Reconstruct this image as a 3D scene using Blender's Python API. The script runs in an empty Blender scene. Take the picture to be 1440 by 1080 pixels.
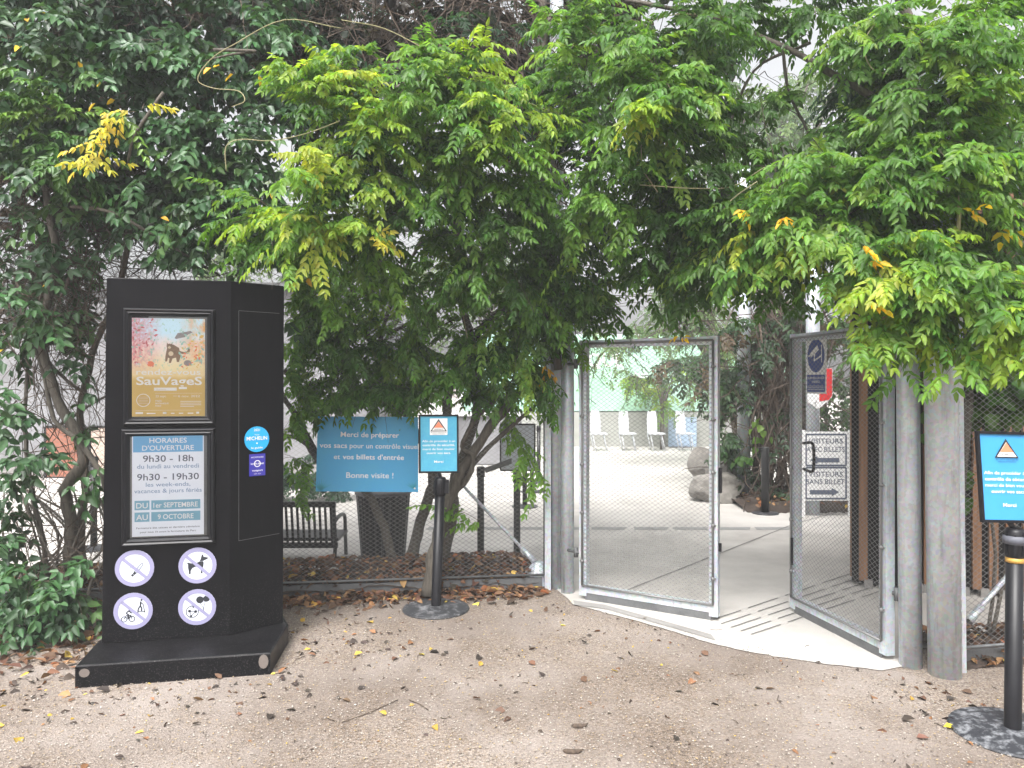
import bpy, math
import random as rnd
import numpy as np
from mathutils import Vector, Matrix
random = rnd.Random(7); RNG = np.random.default_rng(11)
SC = bpy.context.scene; COL = SC.collection
R = math.radians
VEIL_DENSITY = .0048
K = 1040.0; CH = 1.70            # focal length in photo pixels, eye height

def P(px, py, d): return Vector(((px-720)/K*d, d, CH-(py-540)/K*d))
def G(px, py, z=0.0):
    d = (CH-z)*K/(py-540); return Vector(((px-720)/K*d, d, z))

# ------------------------------------------------------------------ materials
def nt(name):
    m = bpy.data.materials.new(name); m.use_nodes = True
    n = m.node_tree.nodes; return m, n, m.node_tree.links, n['Principled BSDF']
def ramp(n, stops, interp='LINEAR'):
    r = n.new('ShaderNodeValToRGB'); e = r.color_ramp.elements
    r.color_ramp.interpolation = interp
    while len(e) < len(stops): e.new(0.5)
    for k, (p, c) in enumerate(stops):
        e[k].position = p; e[k].color = (*c, 1) if len(c) == 3 else c
    return r
def noise(n, l, scale, detail=4, vec=None, rough=.6):
    t = n.new('ShaderNodeTexNoise'); t.inputs['Scale'].default_value = scale
    t.inputs['Detail'].default_value = detail; t.inputs['Roughness'].default_value = rough
    if vec is not None: l.new(vec, t.inputs['Vector'])
    return t
def voro(n, l, scale, vec, feat='F1'):
    t = n.new('ShaderNodeTexVoronoi'); t.feature = feat; t.inputs['Scale'].default_value = scale
    l.new(vec, t.inputs['Vector']); return t
def mix(n, l, f, a, b, mode='MIX'):
    m = n.new('ShaderNodeMix'); m.data_type = 'RGBA'; m.blend_type = mode
    for s, v in ((m.inputs[0], f), (m.inputs[6], a), (m.inputs[7], b)):
        if hasattr(v, 'is_output'): l.new(v, s)
        elif isinstance(v, (int, float)): s.default_value = v
        else: s.default_value = (*v, 1)
    return m.outputs[2]
def bump(n, l, b, h, strength, dist=.004):
    k = n.new('ShaderNodeBump'); k.inputs['Strength'].default_value = strength
    k.inputs['Distance'].default_value = dist
    l.new(h, k.inputs['Height']); l.new(k.outputs[0], b.inputs['Normal'])
def pos(n): return n.new('ShaderNodeNewGeometry').outputs['Position']

def plain(name, c, rough=.5, metal=0., var=.25, scale=14., bmp=0., c2=None, spec=.5):
    m, n, l, b = nt(name); p = pos(n)
    t = noise(n, l, scale, 5, p); t2 = noise(n, l, scale*9, 3, p)
    lo = c2 if c2 else tuple(x*(1-var) for x in c)
    f = n.new('ShaderNodeMath'); f.operation = 'MULTIPLY_ADD'; l.new(t2.outputs[0], f.inputs[0])
    f.inputs[1].default_value = .5; l.new(t.outputs[0], f.inputs[2])
    r = ramp(n, [(.5, lo), (1., c)]); l.new(f.outputs[0], r.inputs[0])
    l.new(r.outputs[0], b.inputs['Base Color'])
    b.inputs['Roughness'].default_value = rough; b.inputs['Metallic'].default_value = metal
    b.inputs['Specular IOR Level'].default_value = spec
    if bmp: bump(n, l, b, t2.outputs[0], bmp)
    return m

def galvanised():
    m, n, l, b = nt('galvanised_steel'); p = pos(n)
    v = voro(n, l, 55, p); t = noise(n, l, 5, 6, p); t2 = noise(n, l, 40, 4, p)
    mp = n.new('ShaderNodeMapping'); mp.inputs['Scale'].default_value = (30, 30, 2.5); l.new(p, mp.inputs[0])
    t3 = noise(n, l, 1.0, 5, mp.outputs[0])
    c = mix(n, l, t.outputs[0], (.36, .41, .47), (.70, .75, .80))
    c = mix(n, l, .35, c, v.outputs['Color'], 'SOFT_LIGHT')
    r = ramp(n, [(.52, (1, 1, 1)), (.75, (.55, .55, .55))]); l.new(t3.outputs[0], r.inputs[0])
    c = mix(n, l, .8, c, r.outputs[0], 'MULTIPLY')
    hs = n.new('ShaderNodeHueSaturation'); hs.inputs['Saturation'].default_value = .75; l.new(c, hs.inputs['Color'])
    l.new(hs.outputs[0], b.inputs['Base Color']); b.inputs['Metallic'].default_value = .45
    rr = ramp(n, [(.3, (.38,)*3), (.7, (.62,)*3)]); l.new(t2.outputs[0], rr.inputs[0]); l.new(rr.outputs[0], b.inputs['Roughness'])
    bump(n, l, b, t2.outputs[0], .15)
    return m

def gravel():
    m, n, l, b = nt('gravel'); p = pos(n)
    sep = n.new('ShaderNodeMapping'); sep.inputs['Scale'].default_value = (1, 1, 0); l.new(p, sep.inputs[0]); p = sep.outputs[0]
    v = voro(n, l, 105, p); v2 = voro(n, l, 230, p)
    x = n.new('ShaderNodeSeparateColor'); l.new(v.outputs['Color'], x.inputs[0])
    x2 = n.new('ShaderNodeSeparateColor'); l.new(v2.outputs['Color'], x2.inputs[0])
    st = [(0, (.045, .037, .032)), (.18, (.125, .103, .09)), (.4, (.225, .19, .165)), (.62, (.30, .265, .24)), (.82, (.255, .19, .125)), (.93, (.42, .385, .355))]
    r = ramp(n, st); l.new(x.outputs[0], r.inputs[0])
    r2 = ramp(n, st); l.new(x2.outputs[0], r2.inputs[0])
    c = mix(n, l, .5, r.outputs[0], r2.outputs[0])
    big = noise(n, l, .9, 5, p, .55); med = noise(n, l, 4.5, 5, p)
    fine = noise(n, l, 60, 3, p)
    dust = mix(n, l, fine.outputs[0], (.235, .207, .192), (.335, .31, .295))
    f = n.new('ShaderNodeMath'); f.operation = 'MULTIPLY_ADD'; l.new(med.outputs[0], f.inputs[0]); f.inputs[1].default_value = .45; l.new(big.outputs[0], f.inputs[2])
    fr = ramp(n, [(.62, (0,)*3), (.86, (.8,)*3)]); l.new(f.outputs[0], fr.inputs[0])
    c = mix(n, l, fr.outputs[0], c, dust)
    # damp darker patches worn by feet
    b2 = noise(n, l, .55, 4, p); d2 = ramp(n, [(.40, (.70, .65, .61)), (.60, (1.06, 1.03, 1.0))]); l.new(b2.outputs[0], d2.inputs[0])
    c = mix(n, l, 1.0, c, d2.outputs[0], 'MULTIPLY')
    l.new(c, b.inputs['Base Color']); b.inputs['Roughness'].default_value = .9; b.inputs['Specular IOR Level'].default_value = .2
    h = n.new('ShaderNodeMath'); h.operation = 'ADD'; l.new(v.outputs['Distance'], h.inputs[0]); l.new(x.outputs[1], h.inputs[1])
    bump(n, l, b, h.outputs[0], .7, .006)
    return m

def concrete(name, a, c2, sc=2.0):
    m, n, l, b = nt(name); p = pos(n)
    t = noise(n, l, sc, 7, p, .62); t2 = noise(n, l, 90, 3, p); t3 = noise(n, l, .6, 4, p)
    r = ramp(n, [(.35, c2), (.6, a)]); l.new(t.outputs[0], r.inputs[0])
    r3 = ramp(n, [(.35, (.86, .85, .84)), (.6, (1, 1, 1))]); l.new(t3.outputs[0], r3.inputs[0])
    c = mix(n, l, 1., r.outputs[0], r3.outputs[0], 'MULTIPLY')
    c = mix(n, l, .12, c, t2.outputs['Color'], 'OVERLAY')
    hs = n.new('ShaderNodeHueSaturation'); hs.inputs['Saturation'].default_value = .8; l.new(c, hs.inputs['Color'])
    l.new(hs.outputs[0], b.inputs['Base Color']); b.inputs['Roughness'].default_value = .85
    bump(n, l, b, t2.outputs[0], .15)
    return m

def leafmat(name, trans=.35, rough=.42):
    m, n, l, b = nt(name)
    a = n.new('ShaderNodeAttribute'); a.attribute_name = 'tint'
    t = noise(n, l, 30, 3, pos(n))
    r = ramp(n, [(.3, (.8, .8, .8)), (.7, (1.12, 1.12, 1.12))]); l.new(t.outputs[0], r.inputs[0])
    c = mix(n, l, 1., a.outputs['Color'], r.outputs[0], 'MULTIPLY')
    l.new(c, b.inputs['Base Color']); b.inputs['Roughness'].default_value = rough
    b.inputs['Specular IOR Level'].default_value = .35
    tr = n.new('ShaderNodeBsdfTranslucent'); c2 = mix(n, l, 1., c, (1.7, 1.6, .7), 'MULTIPLY'); l.new(c2, tr.inputs[0])
    ms = n.new('ShaderNodeMixShader'); ms.inputs[0].default_value = trans
    l.new(b.outputs[0], ms.inputs[1]); l.new(tr.outputs[0], ms.inputs[2])
    l.new(ms.outputs[0], n['Material Output'].inputs['Surface'])
    return m

def bark(name, a, b_):
    m, n, l, b = nt(name); p = pos(n)
    mp = n.new('ShaderNodeMapping'); mp.inputs['Scale'].default_value = (60, 60, 9); l.new(p, mp.inputs[0])
    t = noise(n, l, 1, 6, mp.outputs[0]); r = ramp(n, [(.3, b_), (.7, a)]); l.new(t.outputs[0], r.inputs[0])
    l.new(r.outputs[0], b.inputs['Base Color']); b.inputs['Roughness'].default_value = .9
    bump(n, l, b, t.outputs[0], .6, .01); return m

def wood():
    m, n, l, b = nt('brown_timber'); p = pos(n)
    mp = n.new('ShaderNodeMapping'); mp.inputs['Scale'].default_value = (28, 28, 1.6); l.new(p, mp.inputs[0])
    t = noise(n, l, 1, 7, mp.outputs[0]); r = ramp(n, [(.3, (.13, .062, .03)), (.7, (.30, .155, .08))]); l.new(t.outputs[0], r.inputs[0])
    l.new(r.outputs[0], b.inputs['Base Color']); b.inputs['Roughness'].default_value = .7
    bump(n, l, b, t.outputs[0], .2); return m

def black_board():
    m, n, l, b = nt('black_painted_wood'); p = pos(n)
    mp = n.new('ShaderNodeMapping'); mp.inputs['Scale'].default_value = (25, 25, 3); l.new(p, mp.inputs[0])
    t = noise(n, l, 1, 6, mp.outputs[0]); sp = noise(n, l, 130, 2, p); dirt = noise(n, l, 3, 5, p)
    c = mix(n, l, t.outputs[0], (.0025, .0025, .0035), (.007, .0065, .008))
    s = n.new('ShaderNodeSeparateXYZ'); l.new(p, s.inputs[0])
    zz = n.new('ShaderNodeMapRange'); zz.inputs[1].default_value = .55; zz.inputs[2].default_value = .1; zz.inputs[3].default_value = 0; zz.inputs[4].default_value = 1
    l.new(s.outputs[2], zz.inputs[0])          # splashed dust on the foot of the board
    sr = ramp(n, [(.56, (0,)*3), (.80, (.7,)*3)]); l.new(sp.outputs[0], sr.inputs[0])
    f = n.new('ShaderNodeMath'); f.operation = 'MULTIPLY'; l.new(sr.outputs[0], f.inputs[0]); l.new(zz.outputs[0], f.inputs[1])
    c = mix(n, l, f.outputs[0], c, (.10, .095, .095))
    l.new(c, b.inputs['Base Color'])
    rr = ramp(n, [(.3, (.28,)*3), (.75, (.5,)*3)]); l.new(dirt.outputs[0], rr.inputs[0]); l.new(rr.outputs[0], b.inputs['Roughness'])
    b.inputs['Specular IOR Level'].default_value = .08
    bump(n, l, b, t.outputs[0], .12, .003); return m

def worn_rubber(name, c, w, th):
    m, n, l, b = nt(name); p = pos(n)
    t = noise(n, l, 22, 7, p, .7); t2 = noise(n, l, 5, 4, p)
    f = n.new('ShaderNodeMath'); f.operation = 'MULTIPLY_ADD'; l.new(t2.outputs[0], f.inputs[0]); f.inputs[1].default_value = .5; l.new(t.outputs[0], f.inputs[2])
    r = ramp(n, [(th, c), (th+.22, w)]); l.new(f.outputs[0], r.inputs[0]); l.new(r.outputs[0], b.inputs['Base Color'])
    b.inputs['Roughness'].default_value = .62; bump(n, l, b, t.outputs[0], .25); return m

def poster_art():
    """printed autumn scene: pale blue above, pinks on one side, yellows on the other, ochre foot"""
    m, n, l, b = nt('poster_print')
    a = n.new('ShaderNodeTexCoord').outputs['UV']; s = n.new('ShaderNodeSeparateXYZ'); l.new(a, s.inputs[0])
    t = noise(n, l, 7, 6, a, .7); t2 = noise(n, l, 22, 4, a, .7)
    def band(lo, hi, src):
        k = n.new('ShaderNodeMapRange'); k.inputs[1].default_value = lo; k.inputs[2].default_value = hi
        l.new(src, k.inputs[0]); return k.outputs[0]
    tv = n.new('ShaderNodeMath'); tv.operation = 'MULTIPLY_ADD'; l.new(t.outputs[0], tv.inputs[0]); tv.inputs[1].default_value = .22; l.new(s.outputs[1], tv.inputs[2])
    sky = ramp(n, [(.45, (.72, .54, .22)), (.62, (.84, .74, .48)), (.85, (.86, .76, .74)), (.95, (.62, .82, .93))]); l.new(tv.outputs[0], sky.inputs[0])
    leftw = n.new('ShaderNodeMath'); leftw.operation = 'MULTIPLY'; l.new(band(.42, .05, s.outputs[0]), leftw.inputs[0]); l.new(band(.42, .6, s.outputs[1]), leftw.inputs[1])
    l2 = n.new('ShaderNodeMath'); l2.operation = 'MULTIPLY'; l.new(leftw.outputs[0], l2.inputs[0]); l.new(band(.35, .6, t2.outputs[0]), l2.inputs[1])
    c = mix(n, l, l2.outputs[0], sky.outputs[0], (.72, .16, .22))
    rw = n.new('ShaderNodeMath'); rw.operation = 'MULTIPLY'; l.new(band(.6, .95, s.outputs[0]), rw.inputs[0]); l.new(band(.42, .6, s.outputs[1]), rw.inputs[1])
    r2 = n.new('ShaderNodeMath'); r2.operation = 'MULTIPLY'; l.new(rw.outputs[0], r2.inputs[0]); l.new(band(.4, .6, t.outputs[0]), r2.inputs[1])
    c = mix(n, l, r2.outputs[0], c, (.80, .42, .12))
    g = n.new('ShaderNodeMath'); g.operation = 'MULTIPLY'; l.new(band(.56, .66, t2.outputs[0]), g.inputs[0]); l.new(band(.45, .5, s.outputs[1]), g.inputs[1])
    c = mix(n, l, g.outputs[0], c, (.40, .62, .50))
    low = band(.42, .36, s.outputs[1]); c = mix(n, l, low, c, (.60, .43, .14))
    l.new(c, b.inputs['Base Color']); b.inputs['Roughness'].default_value = .35; return m

M = {}
def setup_materials():
    M['galv'] = galvanised(); M['gravel'] = gravel()
    M['plaza'] = concrete('pale_concrete', (.53, .50, .462), (.43, .405, .375), 1.6)  # pale concrete, its tone lightened to stand in for open-sky brightness
    M['slab'] = concrete('threshold_concrete', (.31, .298, .285), (.23, .22, .21), 3)
    M['joint'] = plain('joint_grey', (.17, .165, .16), .9)
    M['strip'] = plain('grey_paving', (.30, .30, .29), .9)
    M['leaf'] = leafmat('wisteria_leaf', .5); M['leafd'] = leafmat('shrub_leaf', .18, .38); M['litter'] = leafmat('dead_leaf', .08, .75)
    M['bark'] = bark('grey_brown_bark', (.125, .11, .09), (.05, .042, .034))
    M['twig'] = bark('dark_twig', (.11, .078, .055), (.035, .025, .02))
    M['green_stem'] = bark('pale_stem', (.33, .30, .17), (.2, .19, .1))
    M['wood'] = wood(); M['board'] = black_board()
    M['black'] = plain('black_plastic', (.010, .010, .013), .38, var=.4, spec=.3)
    M['blackm'] = plain('black_metal', (.016, .016, .017), .45, var=.4)
    M['void'] = plain('black_membrane', (.006, .006, .006), .9)
    M['rub'] = worn_rubber('worn_black_rubber', (.025, .026, .03), (.20, .20, .21), .75)
    M['rub2'] = worn_rubber('scuffed_black_rubber', (.022, .024, .03), (.26, .27, .29), .74)
    M['tape'] = plain('grey_tape', (.11, .115, .14), .6)
    M['brass'] = plain('yellow_ring', (.62, .36, .08), .4)
    M['blue'] = plain('sign_blue', (.06, .33, .62), .38, var=.12, scale=5, c2=(.075, .36, .60))
    M['blue2'] = plain('sign_teal_blue', (.05, .31, .52), .3, var=.1, scale=6, c2=(.10, .42, .56))
    M['blue3'] = plain('sign_sky_blue', (.05, .30, .62), .3, var=.08, scale=5)
    M['cyan'] = plain('print_turquoise', (.05, .36, .48), .4)
    M['white'] = plain('white_print', (.80, .80, .80), .5, var=.05)
    M['paper'] = plain('white_paper', (.80, .84, .92), .45, var=.05)
    M['stick'] = plain('sticker_white', (.62, .65, .74), .45, var=.05)
    M['hdr'] = plain('header_blue', (.16, .42, .68), .45, var=.06)
    M['band'] = plain('band_blue', (.20, .42, .55), .45, var=.06)
    M['ink'] = plain('grey_ink', (.10, .12, .17), .5, var=.1)
    M['inkb'] = plain('blue_ink', (.22, .33, .50), .5, var=.1)
    M['dink'] = plain('dark_ink', (.02, .022, .03), .5, var=.1)
    M['lav'] = plain('lavender_ring', (.27, .26, .41), .5, var=.06)
    M['orange'] = plain('sign_orange', (.78, .24, .13), .5, var=.06)
    M['navy'] = plain('sign_navy', (.018, .05, .25), .4, var=.1)
    M['michel'] = plain('sticker_cyan', (.02, .36, .72), .35, var=.06)
    M['violet'] = plain('sticker_violet', (.035, .03, .32), .35, var=.08)
    M['red'] = plain('sign_red', (.62, .035, .04), .45, var=.1)
    M['art'] = poster_art()
    M['brown'] = plain('print_brown', (.30, .20, .13), .5, var=.3, scale=60)
    M['fur'] = plain('print_grey', (.33, .30, .30), .5, var=.3, scale=60)
    M['art_red'] = plain('print_red', (.66, .20, .22), .5); M['art_pink'] = plain('print_pink', (.80, .50, .52), .5); M['art_teal'] = plain('print_teal', (.38, .62, .55), .5); M['art_gold'] = plain('print_gold', (.82, .58, .16), .5)
    M['cream'] = plain('print_cream', (.70, .58, .42), .5, var=.1)
    M['greypaint'] = plain('grey_panel', (.66, .71, .78), .4, var=.15, scale=3)
    M['wallg'] = concrete('grey_render', (.25, .25, .265), (.20, .20, .215), 1.2)
    M['lowwall'] = concrete('pale_grey_wall', (.36, .37, .34), (.30, .31, .28), 1.0)
    M['banner'] = plain('banner_green', (.27, .52, .33), .5, var=.3, scale=.8, c2=(.46, .66, .58))
    M['chair'] = plain('white_plastic', (.56, .58, .62), .4, var=.05)
    M['rock'] = concrete('boulder_stone', (.27, .25, .22), (.13, .12, .105), 4)
    M['mulch'] = plain('dark_mulch', (.075, .052, .04), .95, var=.7, scale=40, bmp=1.)
    M['steel'] = plain('grey_steel', (.16, .165, .17), .6, .3, var=.4, scale=9)
    M['mesh'] = plain('steel_wire', (.22, .22, .22), .5, .4, var=.2)
    M['pale'] = plain('peach_print', (.55, .43, .36), .6, var=.25, scale=4)
    M['terra'] = plain('terracotta_print', (.34, .13, .08), .6, var=.4, scale=8)
    m, n, l, b = nt('clear_pane'); gl = n.new('ShaderNodeBsdfGlossy'); gl.inputs['Roughness'].default_value = .12
    tp = n.new('ShaderNodeBsdfTransparent'); ms = n.new('ShaderNodeMixShader'); fr = n.new('ShaderNodeFresnel'); fr.inputs[0].default_value = 1.4
    l.new(fr.outputs[0], ms.inputs[0]); l.new(tp.outputs[0], ms.inputs[1]); l.new(gl.outputs[0], ms.inputs[2]); l.new(ms.outputs[0], n['Material Output'].inputs['Surface'])
    M['pane'] = m
setup_materials()

# ------------------------------------------------------------------ object helpers
def wmat(o):
    m = o.matrix_basis.copy()
    return wmat(o.parent) @ m if o.parent else m
def tag(o, label=None, cat=None, group=None, kind=None):
    for k, v in (('label', label), ('category', cat), ('group', group), ('kind', kind)):
        if v: o[k] = v
    return o
def thing(name, label, cat, loc=(0, 0, 0), group=None, rot=(0, 0, 0)):
    o = bpy.data.objects.new(name, None); COL.objects.link(o); o.empty_display_size = .1
    o.location = loc; o.rotation_euler = rot
    return tag(o, label, cat, group)
class MB:
    def __init__(s): s.v = []; s.f = []; s.mi = []; s.sm = []
    def add(s, vs, fs, smooth=False):
        b = len(s.v); s.v += [tuple(x) for x in vs]
        s.f += [tuple(b+i for i in f) for f in fs]; s.sm += [smooth]*len(fs)
    def hexa(s, q):   # 8 corners: bottom ccw, top ccw
        s.add(q, [(3, 2, 1, 0), (4, 5, 6, 7), (0, 1, 5, 4), (1, 2, 6, 5), (2, 3, 7, 6), (3, 0, 4, 7)])
    def box(s, c, size, rz=0):
        x, y, z = (k/2 for k in size); m = Matrix.Rotation(rz, 3, 'Z'); c = Vector(c)
        s.hexa([c+m@Vector(p) for p in ((-x, -y, -z), (x, -y, -z), (x, y, -z), (-x, y, -z), (-x, -y, z), (x, -y, z), (x, y, z), (-x, y, z))])
    def bar(s, a, b, w, h, up=Vector((0, 0, 1)), side=None):
        a = Vector(a); b = Vector(b); d = (b-a).normalized()
        sd = Vector(side).normalized() if side is not None else d.cross(up).normalized()
        u = sd.cross(d).normalized()
        q = []
        for p in (a, b): q += [p-sd*w/2-u*h/2, p+sd*w/2-u*h/2, p+sd*w/2+u*h/2, p-sd*w/2+u*h/2]
        s.hexa(q)
    def bevbox(s, c, size, bv, rz=0):
        # box with chamfered vertical and top edges
        x, y, z = (k/2 for k in size); m = Matrix.Rotation(rz, 3, 'Z'); c = Vector(c)
        def ring(ex, zz): return [c+m@Vector(p) for p in ((-x+ex+bv, -y+ex, zz), (x-ex-bv, -y+ex, zz), (x-ex, -y+ex+bv, zz), (x-ex, y-ex-bv, zz), (x-ex-bv, y-ex, zz), (-x+ex+bv, y-ex, zz), (-x+ex, y-ex-bv, zz), (-x+ex, -y+ex+bv, zz))]
        rs = [ring(bv*.7, -z), ring(0, -z+bv), ring(0, z-bv), ring(bv*.7, z)]
        s.loft(rs, closed=True, caps=True)
    def loft(s, rings, closed=True, caps=True, smooth=False):
        n = len(rings[0]); vs = [p for r in rings for p in r]; fs = []
        for k in range(len(rings)-1):
            for i in range(n if closed else n-1):
                j = (i+1) % n; fs.append((k*n+i, k*n+j, (k+1)*n+j, (k+1)*n+i))
        b = len(s.v); s.add(vs, fs, smooth)
        if caps:
            s.f += [tuple(b+i for i in reversed(range(n))), tuple(b+(len(rings)-1)*n+i for i in range(n))]; s.sm += [False, False]
    def tube(s, pts, rad, n=8, caps=True):
        pts = [Vector(p) for p in pts]
        if not hasattr(rad, '__len__'): rad = [rad]*len(pts)
        u = None; rings = []
        for k, p in enumerate(pts):
            d = (pts[min(k+1, len(pts)-1)]-pts[max(k-1, 0)]).normalized()
            if u is None:
                u = d.cross(Vector((0, 0, 1)) if abs(d.z) < .9 else Vector((1, 0, 0))).normalized()
            else:
                u = (u-d*u.dot(d)).normalized()
            w = d.cross(u)
            rings.append([p+(u*math.cos(2*math.pi*i/n)+w*math.sin(2*math.pi*i/n))*rad[k] for i in range(n)])
        s.loft(rings, True, caps, smooth=n > 4)
    def lathe(s, c, prof, n=28, gap=None):
        c = Vector(c); rings = []
        for r, z in prof: rings.append([c+Vector((r*math.cos(2*math.pi*i/n), r*math.sin(2*math.pi*i/n), z)) for i in range(n)])
        s.loft(rings, True, True, smooth=False)
    def build(s, name, mat, parent=None, uv=None):
        me = bpy.data.meshes.new(name); v = s.v
        if parent is not None:
            mi = wmat(parent).inverted(); v = [mi@Vector(p) for p in v]
        me.from_pydata(v, [], s.f); me.materials.append(M[mat] if isinstance(mat, str) else mat)
        me.polygons.foreach_set('use_smooth', s.sm)
        if uv:
            ul = me.uv_layers.new(name='UVMap')
            for lp in me.loops: ul.data[lp.index].uv = uv[lp.vertex_index]
        me.update(); o = bpy.data.objects.new(name, me); COL.objects.link(o)
        if parent is not None: o.parent = parent
        return o
def smooth_path(pts, n=5):
    pts = [Vector(p) for p in pts]; out = []
    q = [pts[0]*2-pts[1]]+pts+[pts[-1]*2-pts[-2]]
    for k in range(1, len(q)-2):
        a, b, c, d = q[k-1:k+3]
        for i in range(n):
            t = i/n; out.append(.5*((2*b)+(c-a)*t+(2*a-5*b+4*c-d)*t*t+(3*b-a-3*c+d)*t**3))
    out.append(pts[-1]); return out

_tc = {}
def text_geo(body, bold=0.):
    key = (body, bold)
    if key in _tc: return _tc[key]
    cu = bpy.data.curves.new('t', 'FONT'); cu.body = body; cu.size = 1; cu.offset = bold; cu.resolution_u = 3
    o = bpy.data.objects.new('t', cu); COL.objects.link(o)
    bpy.context.view_layer.update()
    e = o.evaluated_get(bpy.context.evaluated_depsgraph_get()); me = e.to_mesh()
    v = [(p.co.x, p.co.y) for p in me.vertices]; f = [tuple(p.vertices) for p in me.polygons]
    e.to_mesh_clear(); bpy.data.objects.remove(o); bpy.data.curves.remove(cu)
    _tc[key] = (v, f); return v, f
class Panel:
    """flat printed surface: o = lower left or centre, u right, v up, all in metres"""
    def __init__(s, o, u, v, step=.0012):
        s.o = Vector(o); s.u = Vector(u).normalized(); s.v = Vector(v).normalized(); s.n = s.u.cross(s.v).normalized(); s.m = {}; s.step = step
    def pt(s, x, y, h=0.): return s.o+s.u*x+s.v*y+s.n*h
    def mb(s, mat): return s.m.setdefault(mat, MB())
    def poly(s, pts, mat, lay=1): s.mb(mat).add([s.pt(x, y, lay*s.step) for x, y in pts], [tuple(range(len(pts)))])
    def rect(s, x0, y0, x1, y1, mat, lay=1): s.poly([(x0, y0), (x1, y0), (x1, y1), (x0, y1)], mat, lay)
    def disc(s, x, y, r, mat, lay=1, n=28, ry=None):
        ry = ry or r; s.poly([(x+r*math.cos(2*math.pi*i/n), y+ry*math.sin(2*math.pi*i/n)) for i in range(n)], mat, lay)
    def ring(s, x, y, r0, r1, mat, lay=1, n=32):
        vs = [s.pt(x+r*math.cos(2*math.pi*i/n), y+r*math.sin(2*math.pi*i/n), lay*s.step) for r in (r0, r1) for i in range(n)]
        s.mb(mat).add(vs, [(i, n+i, n+(i+1) % n, (i+1) % n) for i in range(n)])
    def stroke(s, pts, w, mat, lay=1):
        for (x0, y0), (x1, y1) in zip(pts, pts[1:]):
            dx, dy = x1-x0, y1-y0; L = math.hypot(dx, dy) or 1; nx, ny = -dy/L*w/2, dx/L*w/2
            s.poly([(x0-nx, y0-ny), (x1-nx, y1-ny), (x1+nx, y1+ny), (x0+nx, y0+ny)], mat, lay)
    def text(s, body, x, y, h, mat, lay=2, w=None, bold=0., align='c'):
        v, f = text_geo(body, bold)
        if not v: return
        x0 = min(p[0] for p in v); x1 = max(p[0] for p in v)
        k = h/.73; kx = k if not w else w/(x1-x0)
        ox = {'c': -(x0+x1)/2, 'l': -x0, 'r': -x1}[align]
        s.mb(mat).add([s.pt(x+(p[0]+ox)*kx, y+p[1]*k, lay*s.step) for p in v], f)
    def build(s, parent, names):
        for mat, mb in s.m.items(): mb.build(names.get(mat, 'print'), mat, parent)
def hit(px, py, p0, n):
    d = Vector(((px-720)/K, 1, -(py-540)/K)); o = Vector((0, 0, CH))
    return o+d*((Vector(p0)-o).dot(n)/d.dot(n))
def chain(mb, o, u, v, W, H, dx=.053, dz=.035, r=.0014):
    o = Vector(o); u = Vector(u); v = Vector(v); nn = u.cross(v).normalized(); s = dz/dx
    for sg in (1, -1):
        k0 = -int(s*W/dz)-2 if sg > 0 else 0
        k1 = int(H/dz)+2 if sg > 0 else int((H+s*W)/dz)+2
        for k in range(k0, k1):
            c = k*dz; xs = []
            # z = sg*s*x + c, clipped to the rectangle
            xa, xb = (0-c)/(sg*s), (H-c)/(sg*s)
            lo, hi = max(0, min(xa, xb)), min(W, max(xa, xb))
            if hi-lo < .004: continue
            a = o+u*lo+v*(sg*s*lo+c)+nn*sg*.0012; b = o+u*hi+v*(sg*s*hi+c)+nn*sg*.0012
            d = (b-a).normalized(); w = d.cross(nn)
            vs = [p+(w*math.cos(t)+nn*math.sin(t))*r for p in (a, b) for t in (.5, 2.6, 4.7)]
            mb.add(vs, [(0, 1, 4, 3), (1, 2, 5, 4), (2, 0, 3, 5)])

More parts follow.
